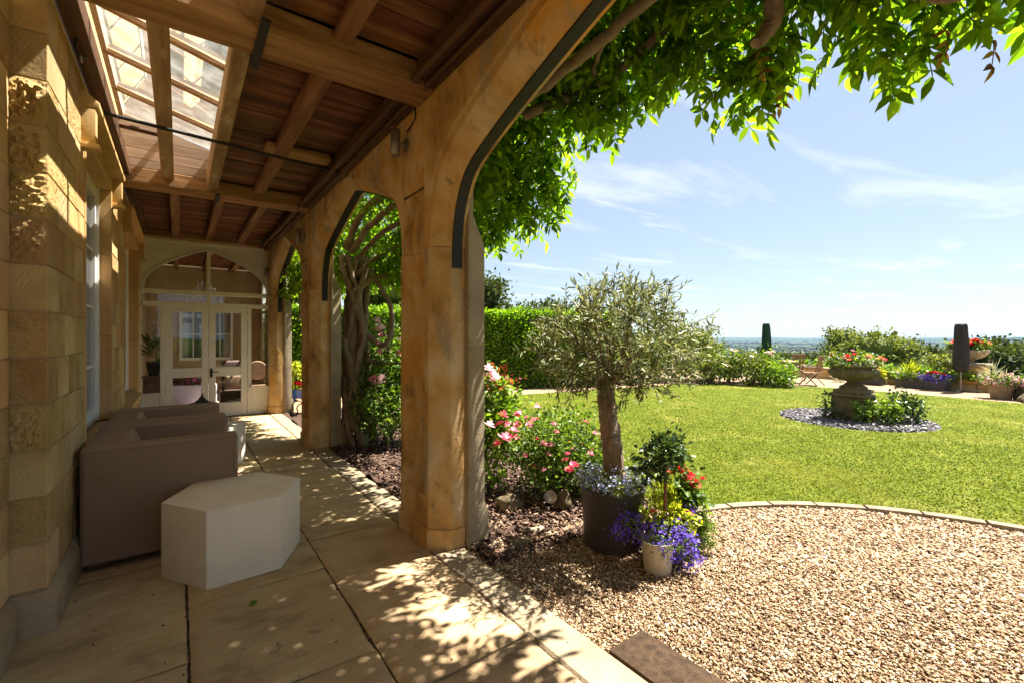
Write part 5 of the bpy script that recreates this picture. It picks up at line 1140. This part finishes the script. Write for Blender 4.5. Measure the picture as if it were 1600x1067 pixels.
# ------------------------------------------------------------------ hedge, shrubs, trees
hedge = thing('laurel_hedge', 'tall clipped bright green laurel hedge behind the lawn path', 'hedge', (6.2, 10.6, 0))
A, B = np.array([1.6, 12.05]), np.array([10.6, 9.15]); u = (B - A) / np.linalg.norm(B - A); nrm = np.array([-u[1], u[0]]); Ln = np.linalg.norm(B - A)
HT = 2.12
V = []
for s_, d, z in [(s_, d, z) for z in (-.05, HT - .12) for s_, d in ((0, .1), (Ln, .1), (Ln, 1.2), (0, 1.2))]: V.append((*(A + u * s_ + nrm * d), z))
link('dark_core', MB().add(V, [(0, 1, 5, 4), (1, 2, 6, 5), (2, 3, 7, 6), (3, 0, 4, 7), (4, 5, 6, 7)]), pbr('inner_shade', [(.3, (.012, .02, .006)), (.7, (.025, .04, .010))], 6, bump=.5, var=0), hedge)  # solid dark box; the hedge's inner shade is put into its colour
n = 46000; s_ = RNG.random(n) * Ln; top = RNG.random(n) < .30
d = np.where(top, RNG.random(n) * 1.25, RNG.normal(size=n) * .05 + .05 - .06 * np.sin(s_ * 2.3) * np.sin(RNG.random(n) * 3)); z = np.where(top, HT - .06 + RNG.normal(size=n) * .05 + .04 * np.sin(s_ * 3.1) + .03 * np.sin(s_ * 7), RNG.random(n) ** .85 * HT)
d = d + np.where(top, 0, .05 * np.sin(s_ * 2.1 + z * 2.7) + .04 * np.sin(s_ * 5.3 - z * 4.1))
P = np.concatenate([A + u * s_[:, None] + nrm * d[:, None], z[:, None]], 1)
D = np.where(top[:, None], [0, 0, 1.0], [-nrm[0], -nrm[1], .35]) + RNG.normal(size=(n, 3)) * .6
tag(link('foliage', leaves('foliage', P, D, RNG.uniform(.05, .10, n), RNG.uniform(.03, .05, n), fold=.2), hedge_m, hedge), kind='stuff')

def shrub(name, label, cat, c, blobs, k, n, sig, L, W, mat, grp=None, trunk=True, fl_=None):
    t = thing(name, label, cat, c, grp)
    if trunk:
        for q in range(4):
            b = blobs[q % len(blobs)]; stem('stem', [(c[0] + random.uniform(-.06, .06), c[1] + random.uniform(-.06, .06), c[2] - .03), ((c[0] + b[0]) / 2 + random.uniform(-.1, .1), (c[1] + b[1]) / 2, (c[2] + b[2]) / 2), (b[0], b[1], b[2] + b[5] * .3)], .03, .012, twig, t, 5, 8)
    bush('foliage', blobs, k, n, sig, L, W, mat, t, inner=.45)
    if fl_: put_flowers(*fl_, t)
    return t
shrub('garden_shrub', 'large rounded shrub with feathery top at the end of the hedge', 'shrub', (13.6, 9.0, -.03), [(13.4, 9.1, .85, 1.0, .9, .85), (14.2, 8.7, .8, .8, .8, .8), (13.8, 8.9, 1.35, .7, .7, .5), (14.4, 8.5, 1.2, .5, .5, .5)], 190, 6000, .13, .09, .05, shrub_leaf)
shrub('garden_shrub', 'dark green shrub half hidden behind the olive crown beside the hedge', 'shrub', (11.9, 9.6, -.03), [(11.9, 9.6, .85, 1.0, .7, .85), (11.0, 9.9, .9, .9, .7, .9), (12.6, 9.3, .7, .6, .6, .7)], 170, 5200, .13, .09, .05, mid_leaf)
rb = [('leafy rose bush, leftmost of the row at the end of the lawn', (13.1, 7.75, -.02), [(13.1, 7.75, .52, .5, .5, .42)], None, shrub_leaf),
      ('rose bush with pale pink flowers on top, second from left beyond the lawn', (13.9, 7.5, -.02), [(13.9, 7.5, .55, .45, .45, .42)], [(13.8, 7.3, .98, 1.6), (13.9, 7.4, 1.0, 1.6), (14.0, 7.3, .96, 1.4), (13.6, 7.2, .8, 1.4)], mid_leaf),
      ('broad rose bush in the middle of the row beyond the lawn', (13.7, 6.75, -.02), [(13.75, 6.9, .5, .45, .5, .4), (13.6, 6.5, .42, .4, .4, .35)], [(13.5, 6.6, .85, 1.2)], shrub_leaf),
      ('rose bush with pale flowers standing left of the garden table', (14.6, 6.75, -.02), [(14.6, 6.75, .58, .4, .4, .42)], [(14.4, 6.55, .92, 1.8), (14.5, 6.5, .86, 1.8), (14.6, 6.5, .95, 1.5)], mid_leaf),
      ('small bright rose bush in front of the garden table', (13.9, 6.05, -.02), [(13.9, 6.05, .32, .42, .42, .28)], None, rose_bright)]
for lab, c, bl, fs, m in rb:
    shrub('rose_bush', lab, 'rose bush', c, bl, 50, 1100, .10, .085, .055, m, 'rose bushes beyond the lawn', True, (fs, F_pale) if fs else None)
# border soil under the row
tag(link('rose_border', MB().add([(12.7, 8.05, .006), (13.35, 7.0, .006), (14.25, 5.55, .006), (14.75, 5.75, .006), (14.6, 7.2, .006), (13.6, 8.3, .006)], [(0, 1, 2, 3, 4, 5)]), soil_m), kind='structure')

def tree(name, label, c, blobs, k, n, sig, L, mat, trunk_r=.18, grp=None, core=True):
    t = thing(name, label, 'tree', c, grp)
    top = max(b[2] + b[5] * .3 for b in blobs); cx = sum(b[0] for b in blobs) / len(blobs); cy_ = sum(b[1] for b in blobs) / len(blobs)
    stem('trunk', [(c[0], c[1], c[2] - .3), (c[0] + .1, c[1], (c[2] + top) / 2), (cx, cy_, top)], trunk_r, trunk_r * .35, twig, t, 8, 10)
    for b in blobs: stem('limb', [(c[0] + .05, c[1], (c[2] + b[2]) / 2), ((c[0] + b[0]) / 2, (c[1] + b[1]) / 2, b[2] - b[5] * .3), (b[0], b[1], b[2] + b[5] * .4)], trunk_r * .45, trunk_r * .12, twig, t, 5, 8)
    P, D = clumps(blobs, k, n, sig, inner=.5); s = RNG.uniform(.6, 1.4, n) * L
    if core:
        mb = MB()
        for b in blobs: mb.lathe([(.02, -1), (.6, -.75), (.95, -.2), (.95, .25), (.6, .75), (.02, 1)], (0, 0, 0), 7, cap=False); mb.V[-42:] = [(b[0] + x * b[3] * .76, b[1] + y * b[4] * .76, b[2] + z * b[5] * .76) for x, y, z in mb.V[-42:]]
        tag(link('inner_crown', mb, mat, t), kind='stuff')
    tag(link('crown', leaves('crown', P, D, s, s * .7, fold=.2, shape=4), mat, t), kind='stuff'); return t
def around(cx, cy, cz, r, h, n, sd):
    g = np.random.default_rng(sd); out = [(cx, cy, cz, r * .7, r * .7, h * .6)]
    for q in range(n):
        a = q * 6.28 / n + g.uniform(-.4, .4); rr = r * g.uniform(.4, .65); out.append((cx + rr * math.cos(a), cy + rr * math.sin(a), cz + h * g.uniform(-.35, .45), r * g.uniform(.38, .55), r * g.uniform(.38, .55), h * g.uniform(.3, .45)))
    return out
tree('oak_tree', 'olive green oak tree rising above the left end of the visible hedge', (15.9, 26.0, -.12), around(15.6, 26.0, 3.9, 2.4, 2.0, 9, 1), 260, 7000, .28, .22, tree_leaf)
tree('oak_tree', 'lower dark oak tree behind the hedge left of the olive crown', (19.4, 23.2, -.2), around(19.2, 23.2, 2.4, 2.6, 1.5, 9, 2), 260, 7000, .28, .20, tree_leaf)
tree('ash_tree', 'bright sunlit tree above the hedge seen through the second arch', (10.6, 26.0, -.12), around(10.6, 26.0, 3.6, 2.6, 2.4, 9, 3), 240, 6000, .3, .25, tree_leaf2)
tree('ash_tree', 'tall pale tree behind the hedge close to the house', (4.4, 24.0, -.12), around(4.4, 24.0, 4.4, 2.8, 2.6, 9, 4), 240, 6000, .3, .25, tree_leaf2)
tree('sycamore_tree', 'rounded pale green tree just beyond the terrace wall behind the stone urn', (41.5, 11.8, -6.4), around(41.5, 11.8, -.3, 3.0, 3.3, 11, 5), 400, 24000, .22, .20, tree_leaf2, .22)
tree('sycamore_tree', 'smaller yellow green tree right of the rounded tree beyond the terrace wall', (44.5, 9.3, -7.0), around(44.5, 9.3, -1.9, 1.9, 2.2, 8, 6), 300, 14000, .22, .19, tree_leaf2, .18)
wood = [(60, 13.2, -1.0, 4.0, 3.6), (66, 8.0, -.9, 4.6, 3.8), (60, 2.0, -2.2, 4.0, 3.5), (72, -3.2, -1.0, 4.6, 4.0), (66, 25, -2.2, 4.5, 3.6), (62, 34, -2.8, 4.5, 3.6)]
lab = ['dark woodland tree on the slope right of the pale rounded tree', 'broad dark woodland tree left of the charcoal parasol', 'woodland tree directly behind the charcoal parasol and urn', 'woodland tree at the right edge beyond the terrace wall', 'woodland tree on the slope behind the green parasol', 'woodland tree on the slope beyond the large rounded shrub']
for i, (x, y, z, r, h) in enumerate(wood): tree('woodland_tree', lab[i], (x, y, float(terrain_h(np.array(x), np.array(y)))), around(x, y, z - 1.0, r, h, 10, 20 + i), 420, 17000, .34, .32, tree_leaf, .3, 'woodland trees below the terrace')

# distant wood: leafy crowns near, low crowns far
def wood_stuff():
    n = 760; az = RNG.uniform(R(36), R(125), n); D = np.exp(RNG.uniform(np.log(74), np.log(420), n)); x, y = D * np.sin(az), D * np.cos(az); z = terrain_h(x, y)
    P = []; Dr = []; S = []; CB = []
    for i in range(n):
        r = RNG.uniform(3.2, 6); h = RNG.uniform(3.5, 5.5); bl = around(x[i], y[i], z[i] + h * .9, r, h, 6, 100 + i); m = int(np.clip(48000 / D[i], 140, 460)); CB += bl
        p, d = clumps(bl, max(12, m // 9), m, .5, inner=.75); P.append(p); Dr.append(d); S.append(np.full(m, .5 + D[i] * .0042))
    P = np.concatenate(P); Dr = np.concatenate(Dr); S = np.concatenate(S) * RNG.uniform(.7, 1.4, len(P))
    tag(link('distant_wood', leaves('distant_wood', P, Dr, S, S * .75, shape=4), tree_leaf), kind='stuff')
    bm = bmesh.new(); bmesh.ops.create_icosphere(bm, subdivisions=1, radius=1); bv = np.array([v.co for v in bm.verts]); bf = np.array([[v.index for v in f.verts] for f in bm.faces]); bm.free()
    CB = np.array(CB); m = len(CB); V = bv[None] * (1 + RNG.normal(size=(m, len(bv), 1)) * .12) * CB[:, None, 3:6] * .8 + CB[:, None, :3]
    tag(link('wood_interior', npmesh('wood_interior', V.reshape(-1, 3), ((np.arange(m) * len(bv))[:, None, None] + bf[None]).reshape(-1, 3)), tree_leaf), kind='stuff')
    bm = bmesh.new(); bmesh.ops.create_icosphere(bm, subdivisions=1, radius=1); bv = np.array([v.co for v in bm.verts]); bf = np.array([[v.index for v in f.verts] for f in bm.faces]); bm.free()
    n = 11000; az = RNG.uniform(R(36), R(135), n); D = np.exp(RNG.uniform(np.log(380), np.log(7500), n)); x, y = D * np.sin(az), D * np.cos(az)
    fld = np.sin(x / 210 + 2) * np.sin(y / 160 + 1) + .5 * np.sin(x / 70 + y / 90); k = (fld > -.35) | (RNG.random(n) < .12); x, y, D = x[k], y[k], D[k]; n = len(x); z = terrain_h(x, y)
    s = RNG.uniform(4, 7.5, n) * (1 + D / 2600)
    V = bv[None] * (1 + RNG.normal(size=(n, len(bv), 1)) * .2) * np.stack([s * RNG.uniform(1, 1.5, n), s * RNG.uniform(1, 1.5, n), s * .75 * (1 - D / 14000)], 1)[:, None] + np.stack([x, y, z + s * .35], 1)[:, None]
    F = (np.arange(n) * len(bv))[:, None, None] + bf[None]
    tag(link('distant_crowns', npmesh('distant_crowns', V.reshape(-1, 3), F.reshape(-1, 3)), tree_leaf), kind='stuff')
wood_stuff()

# ------------------------------------------------------------------ far terrace
twall = thing('terrace_wall', 'low golden stone wall with pale coping along the far edge of the terrace', 'wall', (17.4, 3.3, -.03))
WL = [(18.9, 8.3), (18.3, 6.2), (17.45, 3.3), (17.0, 1.6), (16.0, -2.6), (14.8, -8.5)]
def wall_pt(s):
    for (a, b), (c, d) in zip(WL, WL[1:]):
        l = math.hypot(c - a, d - b)
        if s <= l: return (a + (c - a) * s / l, b + (d - b) * s / l), ((c - a) / l, (d - b) / l)
        s -= l
    return WL[-1], ((c - a) / l, (d - b) / l)
TL = sum(math.hypot(c - a, d - b) for (a, b), (c, d) in zip(WL, WL[1:]))
def wall_block(s0, s1, t0, t1, z0, z1, mat, name, par=twall):
    (x, y), (ux, uy) = wall_pt((s0 + s1) / 2); h = (s1 - s0) / 2 - .006
    mb = MB().cbox(-h, h, t0, t1, z0, z1, .012, .006); mb.V = [(x + a * ux - b * uy, y + a * uy + b * ux, c) for a, b, c in mb.V]
    return link(name, mb, mat, par)
for z0, z1 in ((-.06, .145), (.15, .285)):
    s = 0
    while s < TL - .1: e = min(TL, s + random.uniform(.4, .8)); wall_block(s, e, -.14 + random.uniform(-.01, .01), .2, z0, z1, random.choice((stone_pit, stone_tool, stone_arch)), 'stone'); s = e
s = 0
while s < TL - .1: e = min(TL, s + random.uniform(.8, 1.1)); wall_block(s, e, -.20, .26, .29, .35, stone_grey, 'coping_stone'); s = e
t = thing('climbing_shrub', 'bright green creeper growing along the back of the terrace wall', 'shrub', (18.3, 4.4, .1))
bush('foliage', [(18.2 - .28 * k, 5.2 - .62 * k * .9 + 0, .34 + .05 * math.sin(k * 2.3), .3, .45, .10) for k in range(5)] + [(18.6, 6.2, .36, .3, .5, .14), (19.2, 7.4, .36, .4, .6, .16)], 130, 4200, .06, .08, .06, rose_bright, t)

urn = thing('stone_urn', 'weathered stone urn on a square pedestal in the slate bed on the lawn', 'urn', (9.35, 2.85, 0))
U = (9.35, 2.85, 0)
link('pedestal', bevel_mesh(MB().box(9.10, 9.60, 2.60, 3.10, -.02, .40).box(9.07, 9.63, 2.57, 3.13, .4005, .455).box(9.12, 9.58, 2.62, 3.08, .4555, .52), .012, 2, 'pedestal'), stone_dark, urn)
link('bowl', MB().lathe([(.20, .521), (.20, .56), (.13, .60), (.09, .64), (.10, .655), (.20, .675), (.30, .72), (.355, .78), (.36, .83), (.33, .86), (.30, .87), (.30, .885), (.335, .90), (.345, .925), (.335, .94), (.30, .94), (.28, .90), (.001, .9)], U, 40, cap=False).mesh('bowl', 45), stone_dark, urn)
t = thing('urn_flowers', 'mixed red and white bedding flowers filling the lawn urn', 'flowers', (9.35, 2.85, .92))
ub = [(9.35 + .22 * math.cos(a), 2.85 + .22 * math.sin(a), .99, .16, .16, .10) for a in np.linspace(0, 5.6, 8)] + [(9.35, 2.85, 1.06, .2, .2, .12)]
bush('foliage', ub, 70, 1500, .04, .05, .03, mid_leaf, t); bush('silver_foliage', [(9.30, 2.70, .98, .22, .12, .07), (9.5, 2.6, .97, .14, .12, .06)], 26, 420, .03, .045, .012, grey_leaf, t)
blooms('white_blossom', ub, 240, .014, pet_white, t, 60, .03)
put_flowers([(9.28, 2.62, 1.07, .9), (9.2, 2.78, 1.10, .9), (9.12, 2.92, 1.05, .8), (9.45, 2.5, 1.04, .9), (9.60, 2.5, 1.02, .8)] + spots_on(ub, 8, .45, .75), F_coral_head + F_small_red + F_small_pink, t)
a = RNG.uniform(0, 6.28, 5200); r_ = np.sqrt(RNG.random(5200)) * 1.08
sb_ = tag(link('slate_bed', MB().lathe([(.001, .006), (1.05, .006), (1.1, .002)], (9.35, 2.85, 0), 40, cap=False), slate_m), kind='structure')
chips('slate_chippings', 9.35 + r_ * np.cos(a), 2.85 + r_ * np.sin(a), .012 + RNG.random(5200) * .02, .026, .22, slate_m)
shrub('urn_shrub', 'leafy green bush right of the urn pedestal', 'shrub', (9.55, 2.35, .01), [(9.55, 2.35, .26, .25, .25, .22), (9.65, 2.2, .22, .2, .2, .18)], 40, 900, .05, .06, .04, dark_leaf)
shrub('urn_shrub', 'low bush in front of the urn pedestal', 'shrub', (9.05, 2.55, .01), [(9.05, 2.55, .18, .24, .24, .16), (9.2, 2.4, .2, .2, .2, .15)], 36, 800, .05, .06, .04, mid_leaf)
shrub('urn_shrub', 'thin young rose shoot left of the urn pedestal', 'shrub', (9.0, 3.15, .01), [(9.0, 3.15, .30, .08, .08, .14), (8.95, 3.0, .14, .14, .14, .1)], 16, 150, .04, .05, .035, dark_leaf)

# garden table, chairs, parasols
t = thing('garden_table', 'round weathered wooden table on the far terrace', 'table', (15.1, 6.55, -.03))
link('tabletop', MB().lathe([(.001, .655), (.50, .655), (.51, .665), (.50, .68), (.001, .68)], (15.1, 6.55, 0), 28, cap=False).mesh('tabletop', 40), teak, t)
for k in range(4):
    a = .6 + k * 1.571; link('leg', MB().tube([(15.1 + .38 * math.cos(a), 6.55 + .38 * math.sin(a), -.03), (15.1 + .25 * math.cos(a), 6.55 + .25 * math.sin(a), .655)], .028, 4), teak, t)
def garden_chair():
    t = thing('garden_chair', 'brown folding wooden chair at the right of the garden table', 'chair', (0, 0, 0), 'wooden chairs round the garden table')
    link('seat', MB().cbox(-.20, .20, -.20, .20, .36, .385, .004), teak, t)
    for k in range(4):
        x = -.17 + .093 * k; link('slat', MB().add(*(lambda m: (m.V, m.F))(MB().cbox(x, x + .06, 0, .018, 0, .46, .004))), teak, t, False)
        s = t.children[-1]; s.location = (0, .20, .40); s.rotation_euler = (R(-14), 0, 0)
    link('back_rail', MB().cbox(-.2, .2, .30, .325, .83, .89, .005), teak, t)
    for x in (-.2, .17):
        link('leg', MB().tube([(x + .015, -.26, 0), (x + .015, .16, .40)], .018, 4), teak, t); link('leg', MB().tube([(x + .015, .30, 0), (x + .015, -.1, .38), (x + .015, -.16, .40)], .018, 4), teak, t)
        link('arm_rest', MB().cbox(x - .01, x + .04, -.18, .24, .56, .58, .004), teak, t)
    return t
gc = garden_chair(); gc.location = (15.35, 5.75, -.028); gc.rotation_euler = (0, 0, R(170))
for (x, y, a), lab in zip(((14.5, 7.05, 40), (15.85, 6.35, -80), (15.6, 7.2, -35)), ('brown wooden chair left of the garden table, partly behind the rose bushes', 'grey brown wooden chair behind the right side of the garden table', 'wooden chair behind the garden table beside the green parasol')):
    c = copy_tree(gc); c.location = (x, y, -.028); c.rotation_euler = (0, 0, R(a)); c['label'] = lab
def parasol(label, x, y, prof, mat, pole_z, lean=0):
    t = thing('closed_parasol', label, 'parasol', (x, y, -.03), 'closed parasols')
    mb = MB(); V = []; n = 20
    for i, (r, z) in enumerate(prof):
        for k in range(n):
            a = 2 * math.pi * k / n; q = r * (1 + .13 * math.sin(5 * a + i * .7) + .07 * math.sin(9 * a - i * 1.3)); V.append((x + q * math.cos(a) + lean * z, y + q * math.sin(a), z))
    F = [(i * n + k, i * n + (k + 1) % n, (i + 1) * n + (k + 1) % n, (i + 1) * n + k) for i in range(len(prof) - 1) for k in range(n)] + [tuple(range(len(prof) * n - n, len(prof) * n)), tuple(range(n))[::-1]]
    link('cover', mb.add(V, F).mesh('cover', 60), mat, t)
    link('pole', MB().tube([(x, y, -.03), (x + lean * pole_z, y, pole_z + .3)], .022, 10), steel if mat is cover_black else teak, t)
    return t
t = parasol('closed parasol in a dark green cover behind the garden table', 14.95, 6.85, [(.13, .45), (.155, .52), (.15, .9), (.125, 1.4), (.10, 1.72), (.085, 1.83), (.04, 1.80)], cover_green, .45)
link('base', MB().lathe([(.2, -.03), (.2, .02), (.05, .05)], (14.95, 6.85, 0), 16), iron, t)
t = parasol('closed parasol in a charcoal cover in front of the stone pedestal', 16.75, 2.72, [(.10, .50), (.145, .56), (.16, .75), (.15, 1.15), (.135, 1.45), (.125, 1.70), (.105, 1.75), (.04, 1.76)], cover_black, .5, .02)
link('cross_base', MB().cbox(16.4, 17.1, 2.68, 2.76, -.028, .012, .006).cbox(16.71, 16.79, 2.35, 3.1, .0125, .03, .006), steel, t)
t = thing('stone_pedestal', 'block built stone pier in the terrace wall behind the charcoal parasol', 'pier', (17.55, 2.70, -.03))
for z0, z1 in ((-.05, .30), (.304, .62)):
    for y0, y1 in ((2.33, 2.72), (2.724, 3.08)): link('stone', MB().cbox(17.2, 17.9, y0, y1, z0, z1, .012, .01), stone_arch if (z0 < 0) ^ (y0 < 2.5) else stone_grey, t)
link('coping', MB().cbox(17.14, 17.96, 2.27, 3.14, .624, .69, .015), stone_grey, t)
t = thing('stone_vase', 'carved shallow stone vase on the terrace pier behind the charcoal parasol', 'urn', (17.55, 2.70, .69))
link('bowl', MB().lathe([(.16, .691), (.16, .72), (.10, .75), (.12, .78), (.30, .86), (.40, .96), (.42, 1.02), (.40, 1.06), (.30, 1.05), (.001, 1.03)], (17.55, 2.70, 0), 26, cap=False).mesh('bowl', 45), stone_grey, t)
t = thing('vase_geraniums', 'red and coral geraniums in the stone vase on the terrace pier', 'geraniums', (17.55, 2.70, 1.05))
vb = [(17.5, 2.70 + .2 * k, 1.16, .22, .2, .12) for k in (-1, 0, 1)]
bush('foliage', vb, 36, 520, .05, .08, .06, mid_leaf, t); put_flowers(spots_on(vb, 22, 1.0, 1.6, .5, (-.9, -.2)), F_coral_head + F_small_red, t)
def trough(label, x, y, w, d, h, a, grp='planters along the terrace wall'):
    t = thing('terrace_planter', label, 'planter', (x, y, -.03), grp)
    o = link('tub', bevel_mesh(MB().box(-w / 2, w / 2, -d / 2, d / 2, 0, h), .01, 2, 'tub'), planter_m, t, False); t.rotation_euler = (0, 0, a)
    return t
ang = math.atan2(WL[2][1] - WL[1][1], WL[2][0] - WL[1][0]) + math.pi
trough('grey trough of yellow striped grass against the terrace wall', 16.95, 3.75, .72, .3, .24, ang)
t = thing('striped_grass', 'yellow striped grass and bedding in the long grey trough', 'plants', (16.95, 3.75, .2))
bush('foliage', [(16.85, 3.75, .28, .2, .36, .06)], 30, 520, .04, .06, .04, mid_leaf, t); bush('blades', [(16.95, 3.80, .36, .1, .14, .1)], 10, 90, .03, .30, .022, lime_leaf, t, upk=1.0); blooms('blossom', [(16.8, 3.55, .32, .1, .14, .05)], 60, .02, pet_orange, t, 14, .02)
trough('grey trough half hidden behind the lawn urn', 17.1, 4.75, .6, .3, .26, ang)
t = thing('trough_flowers', 'orange and green plants in the trough behind the lawn urn', 'plants', (17.1, 4.75, .22))
bush('foliage', [(17.05, 4.7, .34, .2, .34, .12)], 30, 500, .05, .08, .045, lime_leaf, t); blooms('blossom', [(17.0, 4.7, .4, .2, .3, .1)], 90, .02, pet_orange, t, 20, .02)
trough('square grey planter left of the charcoal parasol with blue and red flowers', 16.75, 3.18, .42, .36, .27, ang)
t = thing('lobelia_and_geranium', 'blue lobelia under red geraniums in the square grey planter', 'flowers', (16.75, 3.18, .24))
bush('foliage', [(16.7, 3.18, .30, .26, .32, .07)], 30, 400, .04, .05, .03, mid_leaf, t); blooms('blossom', [(16.65, 3.18, .31, .3, .36, .08)], 520, .02, pet_violet, t, 90, .04)
put_flowers([(16.6, 3.3, .42, 1.0), (16.6, 3.22, .44, 1.1), (16.62, 3.13, .42, 1.0), (16.6, 3.02, .40, .9), (16.65, 3.36, .4, .9)], F_small_red, t)
t = thing('standard_bay', 'small standard tree with a thin stem in the square grey planter', 'tree', (16.8, 3.2, .24))
stem('trunk', [(16.8, 3.2, .2), (16.8, 3.2, .62)], .012, .01, twig, t, 6, 6); bush('crown', [(16.8, 3.2, .78, .22, .24, .16)], 30, 500, .05, .07, .035, shrub_leaf, t)
t = thing('clay_pot', 'aged clay pot of pink and white petunias at the right of the terrace', 'flower pot', (15.6, 1.85, -.03))
link('pot', MB().lathe([(.17, 0), (.18, .01), (.21, .27), (.23, .28), (.23, .34), (.2, .34), (.18, .28), (.001, .28)], (15.6, 1.85, -.03), 24, cap=False).mesh('pot', 40), terracotta, t)
t = thing('petunias', 'pink and white petunias spilling over the clay pot', 'flowers', (15.6, 1.85, .3))
pb_ = [(15.55, 1.9, .38, .22, .3, .10), (15.6, 1.7, .40, .2, .25, .1)]
bush('foliage', pb_, 40, 600, .05, .06, .04, mid_leaf, t); bush('pale_grass', [(15.7, 1.9, .5, .15, .2, .12)], 12, 90, .04, .25, .012, grey_leaf, t, upk=1.0); blooms('blossom', pb_, 420, .024, pet_pink, t, 90, .04)
blooms('white_blossom', pb_, 240, .024, pet_white, t, 60, .04)
trough('dark square planter at the right end of the terrace beside the clay pot', 15.75, 1.38, .48, .42, .33, ang)
t = thing('pink_bedding', 'pink bedding flowers over the dark planter at the right of the terrace', 'flowers', (15.75, 1.38, .3))
bush('foliage', [(15.65, 1.45, .36, .22, .26, .09)], 26, 380, .05, .06, .04, mid_leaf, t); blooms('blossom', [(15.6, 1.45, .38, .24, .28, .1)], 260, .024, pet_pink, t, 60, .04)
t = thing('silver_shrublet', 'small grey leaved plant at the foot of the terrace wall near the chair', 'plant', (17.2, 5.6, -.03))
bush('foliage', [(17.2, 5.6, .14, .2, .2, .14)], 20, 260, .05, .06, .03, grey_leaf, t)

# beyond the last arch
t = thing('blue_pot', 'blue glazed pot with red and yellow plants beyond the last arch', 'flower pot', (2.2, 11.2, -.03))
link('pot', MB().lathe([(.11, 0), (.15, .12), (.16, .24), (.17, .26), (.14, .26), (.001, .22)], (2.2, 11.2, -.03), 20, cap=False).mesh('pot', 40), bluepot, t)
bush('foliage', [(2.2, 11.2, .55, .2, .2, .25)], 30, 420, .05, .09, .05, lime_leaf, t); put_flowers([(2.12, 11.05, .36, 1.2), (2.2, 11.02, .34, 1.4), (2.26, 11.05, .38, 1.2)], F_small_red, t)
t = thing('iron_bench', 'black scrolled iron bench end showing beyond the second pier', 'bench', (1.95, 9.0, -.03))
for y in (8.85, 9.25):
    link('scroll_leg', MB().tube(curve([(1.72, y, .0), (1.69, y, .02), (1.72, y, .06), (1.70, y, .14), (1.74, y, .20), (1.80, y, .22), (1.95, y, .24), (2.1, y, .2), (2.15, y, -.03)], 22), .012, 6).mesh('scroll_leg', 60), iron, t)
for k in range(4): link('slat', MB().cbox(1.76 + .09 * k, 1.83 + .09 * k, 8.8, 9.3, .235, .255, .004), teak, t)

# ------------------------------------------------------------------ air
hz = bpy.data.materials.new('haze_air'); hz.use_nodes = True; hn = hz.node_tree; hn.nodes.clear()
pv = hn.nodes.new('ShaderNodeVolumePrincipled'); pv.inputs['Color'].default_value = (.45, .66, 1.0, 1); pv.inputs['Density'].default_value = 0.000045; pv.inputs['Anisotropy'].default_value = .2
ho = hn.nodes.new('ShaderNodeOutputMaterial'); hn.links.new(pv.outputs[0], ho.inputs['Volume'])
tag(link('haze', MB().box(-13600, 13700, -13600, 13700, -140, 60), hz), kind='stuff')
